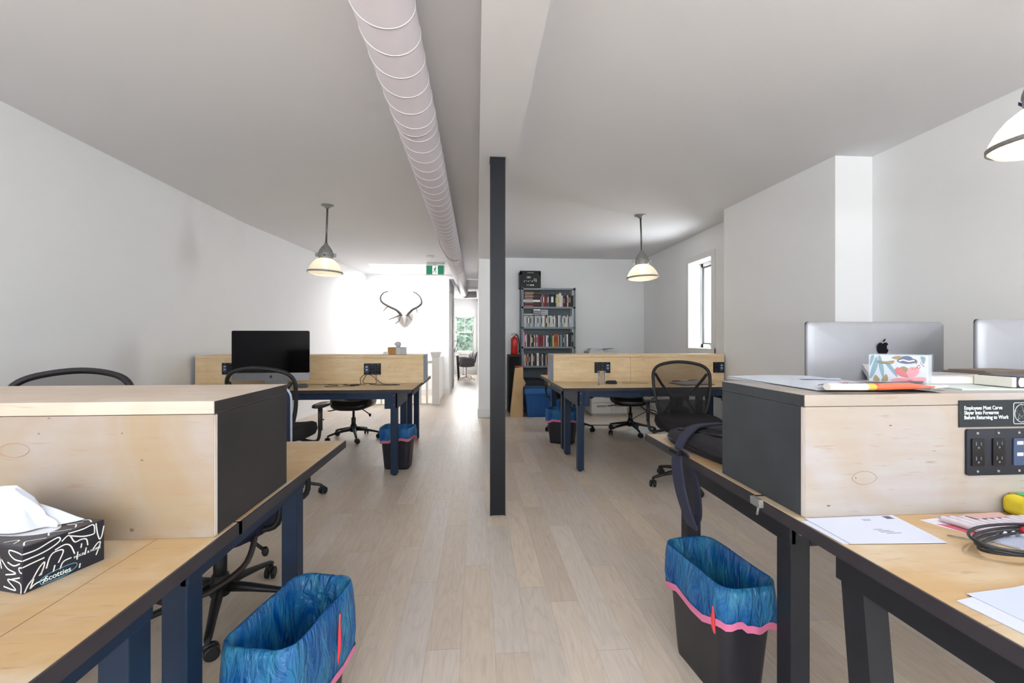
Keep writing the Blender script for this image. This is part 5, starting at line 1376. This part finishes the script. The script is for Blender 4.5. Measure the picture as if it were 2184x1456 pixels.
# ---------------------------------------------------------------- near right: things on the riser (top z 1.035)
ZT = 1.0352
def sheet(name, poly, z, th_, m, label, cat, group=None):
    cx = sum(p[0] for p in poly) / len(poly); cy = sum(p[1] for p in poly) / len(poly)
    bm = new(); prism(bm, [(x - cx, y - cy) for x, y in poly], 0, th_)
    return solo(name, bm, m, label, cat, (cx, cy, z), 0, group)
mg = mat('magazine_page', srgb(212, 216, 226), .35, var=.06, vscale=9)
m1 = thing('magazine', 'open magazine with pale pages at the left corner of the right riser', 'magazine', (1.02, 1.28, ZT), 0, 'magazines on the right riser')
def curved(bm, poly_a, poly_b, n, zf, th_=.0015):
    """strip surface between polyline a and b (lists of (x,y)), z from zf(u,v)"""
    A_ = [Vector((*p, 0)) for p in poly_a]; B_ = [Vector((*p, 0)) for p in poly_b]
    for off in (0, th_):
        G = {}
        for i in range(n + 1):
            u = i / n
            a_ = A_[0].lerp(A_[1], u); b_ = B_[0].lerp(B_[1], u)
            for j in range(9):
                v = j / 8; p = a_.lerp(b_, v); G[i, j] = bm.verts.new((p.x, p.y, zf(u, v) + off))
        for i in range(n):
            for j in range(8):
                f = bm.faces.new((G[i, j], G[i + 1, j], G[i + 1, j + 1], G[i, j + 1])); f.smooth = True
bm = new(); prism(bm, [(-.115, -.155), (-.165, .22), (.14, .30), (.19, -.02)], 0, .0015); obj('back_page', bm, M_paperb, m1)
bm = new(); curved(bm, [(-.15, -.18), (-.135, .27)], [(.14, -.235), (.17, .27)], 14, lambda u, v: .0015 + .008 * math.sin(v * PI) * (1 - .5 * u)); obj('front_page', bm, mg, m1, recalc=False)
bm = new()
for i, (a_, b_) in enumerate([((-.02, .05), (.10, .06)), ((-.08, .0), (-.02, .12)), ((.0, -.12), (.12, -.10))]):
    prism(bm, [(a_[0], a_[1]), (b_[0], b_[1] - .02), (b_[0] + .02, b_[1] + .01), (a_[0] + .02, a_[1] + .04)], .0118, .0122)
obj('printed_area', bm, cm('print_bluegrey', 196, 204, 220), m1)
m2 = thing('magazine', 'rolled edged magazine with white, ochre and orange cover lying along the riser front', 'magazine', (1.02, 1.10, ZT + .0085), 0, 'magazines on the right riser')
segs = [(-.165, -.075, .0, 'white', (236, 232, 228)), (-.0750, -.055, 0, 'ochre', (206, 164, 70)), (-.055, .155, 0, 'orange', (206, 96, 66))]
def roll(x_, front=True): return -.058 + .045 * ((x_ + .06) / .22) ** 2
for xa_, xb_, _, nm, col in segs:
    bm = new()
    rings = []
    for i in range(9):
        x_ = xa_ + (xb_ - xa_) * i / 8; yc = roll(x_); rr = .0085 if x_ < .05 else .0085 * max(.25, 1 - (x_ - .05) / .13)
        rings.append([(x_, yc + 1.6 * rr * math.cos(2 * PI * j / 12), rr + .0005 + rr * math.sin(2 * PI * j / 12)) for j in range(12)])
    loft(bm, rings); obj('rolled_edge', bm, mat('mag_' + nm, srgb(*col), .3), m2)
bm = new(); curved(bm, [(-.16, -.03), (.16, .02)], [(-.12, .045), (.21, .065)], 12, lambda u, v: .0135 - .011 * v, .001); obj('cover', bm, mat('mag_cover', srgb(220, 214, 216), .3, var=.1, vscale=20), m2, recalc=False)
bm = new(); prism(bm, [(.155, -.02), (.205, -.004), (.18, .03), (.12, .0)], .0, .004);  obj('printed_area', bm, MATS['mag_white'], m2)
text('cover_lettering', 'per\nCO', .016, Matrix.Translation((-.125, -.060, .0182)) @ Matrix.Rotation(R(82), 4, 'Z'), cm('print_maroon', 150, 60, 60), m2, .0002)
sheet('magazine', [(1.27, 1.10), (1.30, 1.36), (1.60, 1.38), (1.62, 1.075)], ZT, .0035, mat('mag_pale_green', srgb(206, 216, 210), .35, var=.1, vscale=14), 'thin pale greenish magazine under the floral tissue box and thick books', 'magazine', 'magazines on the right riser')
# floral tissue box
FB = thing('tissue_box', 'white floral tissue box with teal leaves and pink flower on the right riser', 'tissue box', (1.178, 1.192, ZT + .0116), R(-52), 'tissue boxes')
bw, bh, bd_ = .128, .078, .09
bm = new(); box(bm, -bw / 2, bw / 2, 0, bd_, 0, bh, .0015); obj('carton', bm, mat('carton_white', srgb(196, 202, 210), .3), FB)
F = FXZ(-bw / 2, 0, 0)
def petals(name, col, shapes, h_=.0006):
    bm = new()
    for sh_ in shapes: prism(bm, [(p.x, p.y) for p in smooth_path([(a_ * bw, b_ * bh, 0) for a_, b_ in sh_], 4, True)], .0002, h_, F)
    obj(name, bm, mat(name + '_ink', srgb(*col), .35), FB)
petals('teal_leaf', (112, 150, 158), [[(.02, .12), (.05, .5), (.14, .94), (.16, .6), (.09, .25)], [(.17, .95), (.19, .5), (.26, .12), (.27, .45), (.22, .9)], [(.28, .72), (.36, .5), (.50, .2), (.46, .45), (.36, .68)], [(.55, .95), (.60, .75), (.68, .93)], [(.88, .95), (.93, .7), (.96, .92)], [(.02, .6), (.04, .95), (.10, .96), (.06, .7)]])
petals('ochre_leaf', (150, 124, 72), [[(.08, .04), (.12, .26), (.20, .05)], [(.22, .05), (.31, .30), (.34, .06)], [(.15, .78), (.30, .76), (.44, .80), (.42, .68), (.28, .66), (.17, .70)], [(.40, .9), (.50, .97), (.60, .93), (.50, .84)], [(.52, .50), (.60, .60), (.68, .52), (.64, .38), (.56, .36)], [(.74, .82), (.80, .86), (.84, .76), (.78, .72)]])
petals('red_petal', (196, 96, 96), [[(.45, .42), (.50, .56), (.60, .46), (.70, .22), (.60, .22), (.50, .30)], [(.62, .14), (.76, .12), (.70, .02)]], .0008)
petals('pink_petal', (222, 142, 150), [[(.70, .18), (.66, .40), (.72, .58), (.84, .55), (.86, .40), (.76, .20)], [(.38, .06), (.50, .18), (.70, .16), (.60, .04)], [(.74, .18), (.86, .24), (.97, .22), (.94, .08), (.80, .05)]], .0010)
bm = new(); rd = random.Random(2)
for i in range(16):
    u, v = rd.uniform(.74, .94), rd.uniform(.50, .74); t2 = bmesh.new(); lathe(t2, [(.0014, 0), (.0014, .0011)], 8, F @ Matrix.Translation((u * bw, v * bh, 0))); join(bm, t2)
obj('stamen_dots', bm, cm('dot_red', 176, 84, 80), FB)
bm = new(); prism(bm, [(.66 * bw + .021 * math.cos(a_), .80 * bh + .0085 * math.sin(a_)) for a_ in [2 * PI * i / 24 for i in range(24)]], .0006, .0011, F); prism(bm, [(.66 * bw + .012 * math.cos(a_), .87 * bh + .008 * math.sin(a_)) for a_ in [2 * PI * i / 24 for i in range(24)]], .0006, .0010, F); obj('brand_oval', bm, cm('oval_slate', 66, 82, 116), FB)
bm = new(); ribbon(bm, [(.66 * bw - .017, .79 * bh), (.66 * bw - .008, .83 * bh), (.66 * bw + .004, .78 * bh), (.66 * bw + .016, .82 * bh)], .0035, F, .0013); obj('oval_script', bm, M_white, FB)
bm = new(); box(bm, -bw / 2 - .001, bw / 2 + .003, -.0025, bd_ + .002, -.0001 + .0005, bh + .002, .001); obj('clear_wrap', bm, see_mat('clear_wrap_film', srgb(226, 232, 240), .10, .1), FB)
# thick books at the right
def near_book(loc, rz, w_, d_, h_, cc, label, txt=False):
    t = thing('hardcover_book', label, 'book', loc, rz, 'thick books on the right riser')
    bm = new(); box(bm, 0, w_, 0, d_, 0, .003); box(bm, 0, w_, 0, d_, h_ - .003, h_); box(bm, w_ - .004, w_, 0, d_, .003, h_ - .003)
    obj('cover', bm, cc, t)
    bm = new(); box(bm, .004, w_ - .0045, .004, d_ - .004, .0032, h_ - .0032); obj('pages', bm, cm('page_block', 226, 220, 208), t)
    return t
B1 = near_book((1.262, 1.215, ZT + .0037), R(-4), .30, .15, .026, mat('book_grey_cover', srgb(178, 172, 172), .4), 'thick book with white page edges and grey cover on the right riser')
B2 = thing('hardcover_book', 'thick dark backed book with red spine lettering at the right end of the riser', 'book', (1.435, 1.105, ZT + .0037), R(-2), 'thick books on the right riser')
bm = new(); box(bm, 0, .26, 0, .10, 0, .030, .002); obj('cover', bm, mat('book_dark_cover', srgb(36, 36, 46), .35), B2)
bm = new(); box(bm, -.012, -.0002, .002, .098, .002, .028); ellipsoid(bm, (.012, -.0006, .015), .010, .0008, .014, nu=14, nv=6); obj('pages', bm, cm('page_block', 226, 220, 208), B2)
bm = new()
for i in range(5): box(bm, .036 + i * .011, .043 + i * .011, -.0008, 0, .013, .017)
obj('red_mark', bm, cm('spine_red', 196, 48, 60), B2)
B3 = thing('hardcover_book', 'brown covered book lying open edged on top of the thick books', 'book', (1.50, 1.22, ZT + .030), R(6), 'thick books on the right riser')
bm = new(); box(bm, 0, .22, 0, .13, 0, .006, .001); box(bm, .01, .20, .02, .12, .006, .010, .001); obj('cover', bm, mat('book_brown_cover', srgb(112, 96, 84), .5), B3)

# ---------------------------------------------------------------- near right desk surface
def envelope(poly, z, label, marks):
    cx = sum(p[0] for p in poly) / 4; cy = sum(p[1] for p in poly) / 4
    bm = new(); prism(bm, [(x - cx, y - cy) for x, y in poly], 0, .0012)
    t = solo('envelope', bm, M_paper, label, 'envelope', (cx, cy, z), 0, 'white envelopes on the near right desk')
    if marks:
        bm = new()
        for (x, y, w_) in marks: box(bm, x, x + w_, y, y + .0022, .0013, .0016)
        obj('address_lines', bm, M_ink, t)
        bm = new(); box(bm, .085, .103, .050, .066, .0013, .0016); obj('stamp', bm, cm('stamp_grey', 84, 84, 96), t)
    return t
envelope([(.760, 1.015), (.975, 1.028), (.955, .905), (.763, .896)], .7402, 'lower white envelope under the addressed one on the near right desk', None)
envelope([(.778, 1.026), (1.005, 1.030), (.983, .882), (.777, .893)], .7417, 'addressed white envelope on top at the left end of the near right desk', [(.0, -.005, .020), (.004, -.012, .028), (.004, -.019, .03), (.012, -.026, .034), (.02, .05, .022), (.02, .044, .018)])
t = thing('marker_pack', 'clear blister pack of grey markers on a card on the near right desk', 'markers', (1.155, .955, .7402))
bm = new(); prism(bm, [(-.11, .045), (.12, .075), (.16, -.06), (-.06, -.085)], 0, .0015); obj('backing_card', bm, mat('card_print', srgb(214, 206, 216), .3, var=.15, vscale=25), t)
bm = new(); prism(bm, [(-.095, .02), (-.03, .0), (-.055, -.08), (-.07, -.06)], .0016, .002); obj('red_stripe', bm, cm('stripe_red', 186, 84, 96), t)
bm = new()
for i in range(10):
    o_ = Vector((-.055 + i * .021, -.02 - i * .001, .009)); d_ = Vector((-.014, .055, 0)).normalized()
    tube(bm, [o_ - d_ * .045, o_ - d_ * .042, o_ + d_ * .05, o_ + d_ * .058], [.0055, .0075, .0075, .004], 12)
obj('marker', bm, mat('marker_body', srgb(198, 188, 196), .3, var=.1, vscale=60), t)
bm = new()
for i in range(10):
    o_ = Vector((-.055 + i * .021, -.02 - i * .001, .009)); d_ = Vector((-.014, .055, 0)).normalized()
    tube(bm, [o_ - d_ * .047, o_ - d_ * .044], .0052, 12)
obj('marker_end', bm, cm('marker_end', 92, 92, 104), t)
bm = new(); prism(bm, [(-.02, .030), (.085, .036), (.075, .010), (-.01, .005)], .0168, .0172); obj('salmon_label', bm, cm('label_salmon', 186, 150, 144), t)
bm = new(); prism(bm, [(-.08, -.05), (.15, -.045), (.16, -.09), (-.055, -.115)], .002, .006); obj('blister', bm, see_mat('blister_film', srgb(200, 212, 232), .45, .15), t)
# coiled black cable
bm = new()
for i in range(4):
    P = []
    for k_ in range(40):
        a_ = 2 * PI * k_ / 40
        P.append((1.125 + (.128 + .004 * i) * math.cos(a_) + .003 * math.sin(3 * a_ + i), .842 + (.048 + .004 * i) * math.sin(a_) + .02 * math.cos(a_) + .003 * math.cos(2 * a_ + i * 2), .7515 + .006 * i + .004 * math.sin(2 * a_ + i)))
    tube(bm, P, .0030, 8, closed=True)
cc = solo('coiled_cable', bm, M_blk, 'coiled black cable on the near right desk before the marker pack', 'cable')
bm = new(); box(bm, 1.135, 1.155, .775, .80, .741, .758, .003); obj('cable_tie', bm, M_blks, cc)
t = thing('first_aid_pouch', 'yellow and green rounded case against the right riser', 'case', (1.375, .990, .7402), R(-8), None)
bm = new(); box(bm, -.085, .12, -.035, .035, 0, .048, .016, None, 4); obj('body', bm, mat('case_yellow', srgb(208, 186, 40), .4), t)
bm = new(); box(bm, -.055, .11, -.026, .028, .0482, .050, .001); obj('green_panel', bm, cm('case_green', 44, 168, 92), t)
bm = new(); box(bm, -.062, -.058, -.0358, .0358, .002, .0488, .001); obj('seam_strip', bm, cm('case_dark_yellow', 176, 150, 28), t)
bm = new(); ellipsoid(bm, (0, 0, .010), .02, .016, .010, nu=16, nv=8); solo('red_cap', bm, mat('cap_red', srgb(190, 36, 56), .3), 'small red rounded cap on the marker pack at the picture edge', 'cap', (1.185, .888, .7465))
sheet('paper_sheet', [(.782, .686), (.965, .724), (1.02, .58), (.795, .565)], .7402, .0015, M_paper, 'large folded white paper sheet at the front edge of the near right desk', 'paper', 'papers at the bottom right')
t = sheet('paper_sheet', [(.818, .702), (1.00, .722), (1.02, .57), (.828, .590)], .7418, .001, M_paperb, 'top white sheet with a typed mark at the bottom right corner', 'paper', 'papers at the bottom right')
bm = new()
for i in range(4): box(bm, .008 + i * .0065, .012 + i * .0065, -.008, -.002, .0011, .0013)
obj('typed_mark', bm, cm('type_dark', 70, 70, 84), t)
bm = new(); tube(bm, [(1.02, .915, .742), (1.075, .865, .742)], .0008, 4); tube(bm, [(1.025, .918, .742), (1.085, .867, .742)], .0008, 4); solo('hairpin_wire', bm, M_galv, 'thin bent wire lying between the envelopes and the coiled cable', 'wire')

# ---------------------------------------------------------------- black shoulder bag
bg_ = thing('shoulder_bag', 'black laptop shoulder bag with strap hanging over the right desk edge', 'bag', (1.02, 1.68, .7402), R(6))
bm = new(); 
nu_ = 40; rings = []
for f, z_ in ((.96, .0), (1.0, .010), (1.0, .030), (.97, .042), (.88, .050), (.6, .056), (.2, .058)):
    rings.append([(.215 * f * math.copysign(abs(math.cos(2 * PI * i / nu_)) ** .45, math.cos(2 * PI * i / nu_)), .26 * f * math.copysign(abs(math.sin(2 * PI * i / nu_)) ** .45, math.sin(2 * PI * i / nu_)), z_ * (1 + .10 * math.sin(3 * i))) for i in range(nu_)])
loft(bm, rings); obj('body', bm, mat('bag_black', srgb(34, 32, 38), .75, var=.15, vscale=60, bump=.3), bg_)
bm = new(); tube(bm, [(.217 * math.copysign(abs(math.cos(a_)) ** .45, math.cos(a_)), .262 * math.copysign(abs(math.sin(a_)) ** .45, math.sin(a_)), .022) for a_ in [2 * PI * i / 60 for i in range(60)]], .004, 6, closed=True)
tube(bm, smooth_path([(-.16, .18, .053), (-.10, .0, .059), (-.02, -.16, .055), (.03, -.22, .048)]), .0035, 6); obj('zip', bm, M_blks, bg_)
bm = new(); tube(bm, [(-.10, -.03, .061), (-.115, -.055, .068), (-.12, -.075, .058)], .004, 6); obj('zip_pull', bm, M_galv, bg_)
def strap(pts, hw, th_, m, name, par):
    P = smooth_path(pts, 7); bm = new(); rings = []
    for i, p in enumerate(P):
        t_ = (P[min(i + 1, len(P) - 1)] - P[max(i - 1, 0)]).normalized()
        s_ = Vector((0, 1, 0)); s_ = (s_ - t_ * s_.dot(t_)).normalized(); n_ = t_.cross(s_)
        w_ = hw(i / (len(P) - 1))
        rings.append([p + s_ * w_ + n_ * th_, p + s_ * w_ - n_ * th_, p - s_ * w_ - n_ * th_, p - s_ * w_ + n_ * th_])
    loft(bm, rings, smooth=False); return obj(name, bm, m, par)
strap([(.05, .20, .066), (-.10, .14, .072), (-.20, .05, .066), (-.275, -.02, .040), (-.305, -.05, -.02), (-.312, -.09, -.11), (-.298, -.115, -.19), (-.285, -.12, -.225)], lambda u: .019 + .012 * max(0, min(1, (u - .45) * 6)), .004, mat('strap_navy', srgb(44, 46, 66), .8, var=.1, vscale=200, bump=.3), 'strap', bg_)
bm = new(); box(bm, -.312, -.288, -.068, -.006, .010, .030, .004); obj('buckle', bm, M_blks, bg_)
strap([(-.285, -.12, -.22), (-.25, -.10, -.19), (-.245, -.08, -.10), (-.255, -.04, -.01), (-.262, -.02, .008)], lambda u: .016, .003, MATS['strap_navy'], 'strap_webbing', bg_)
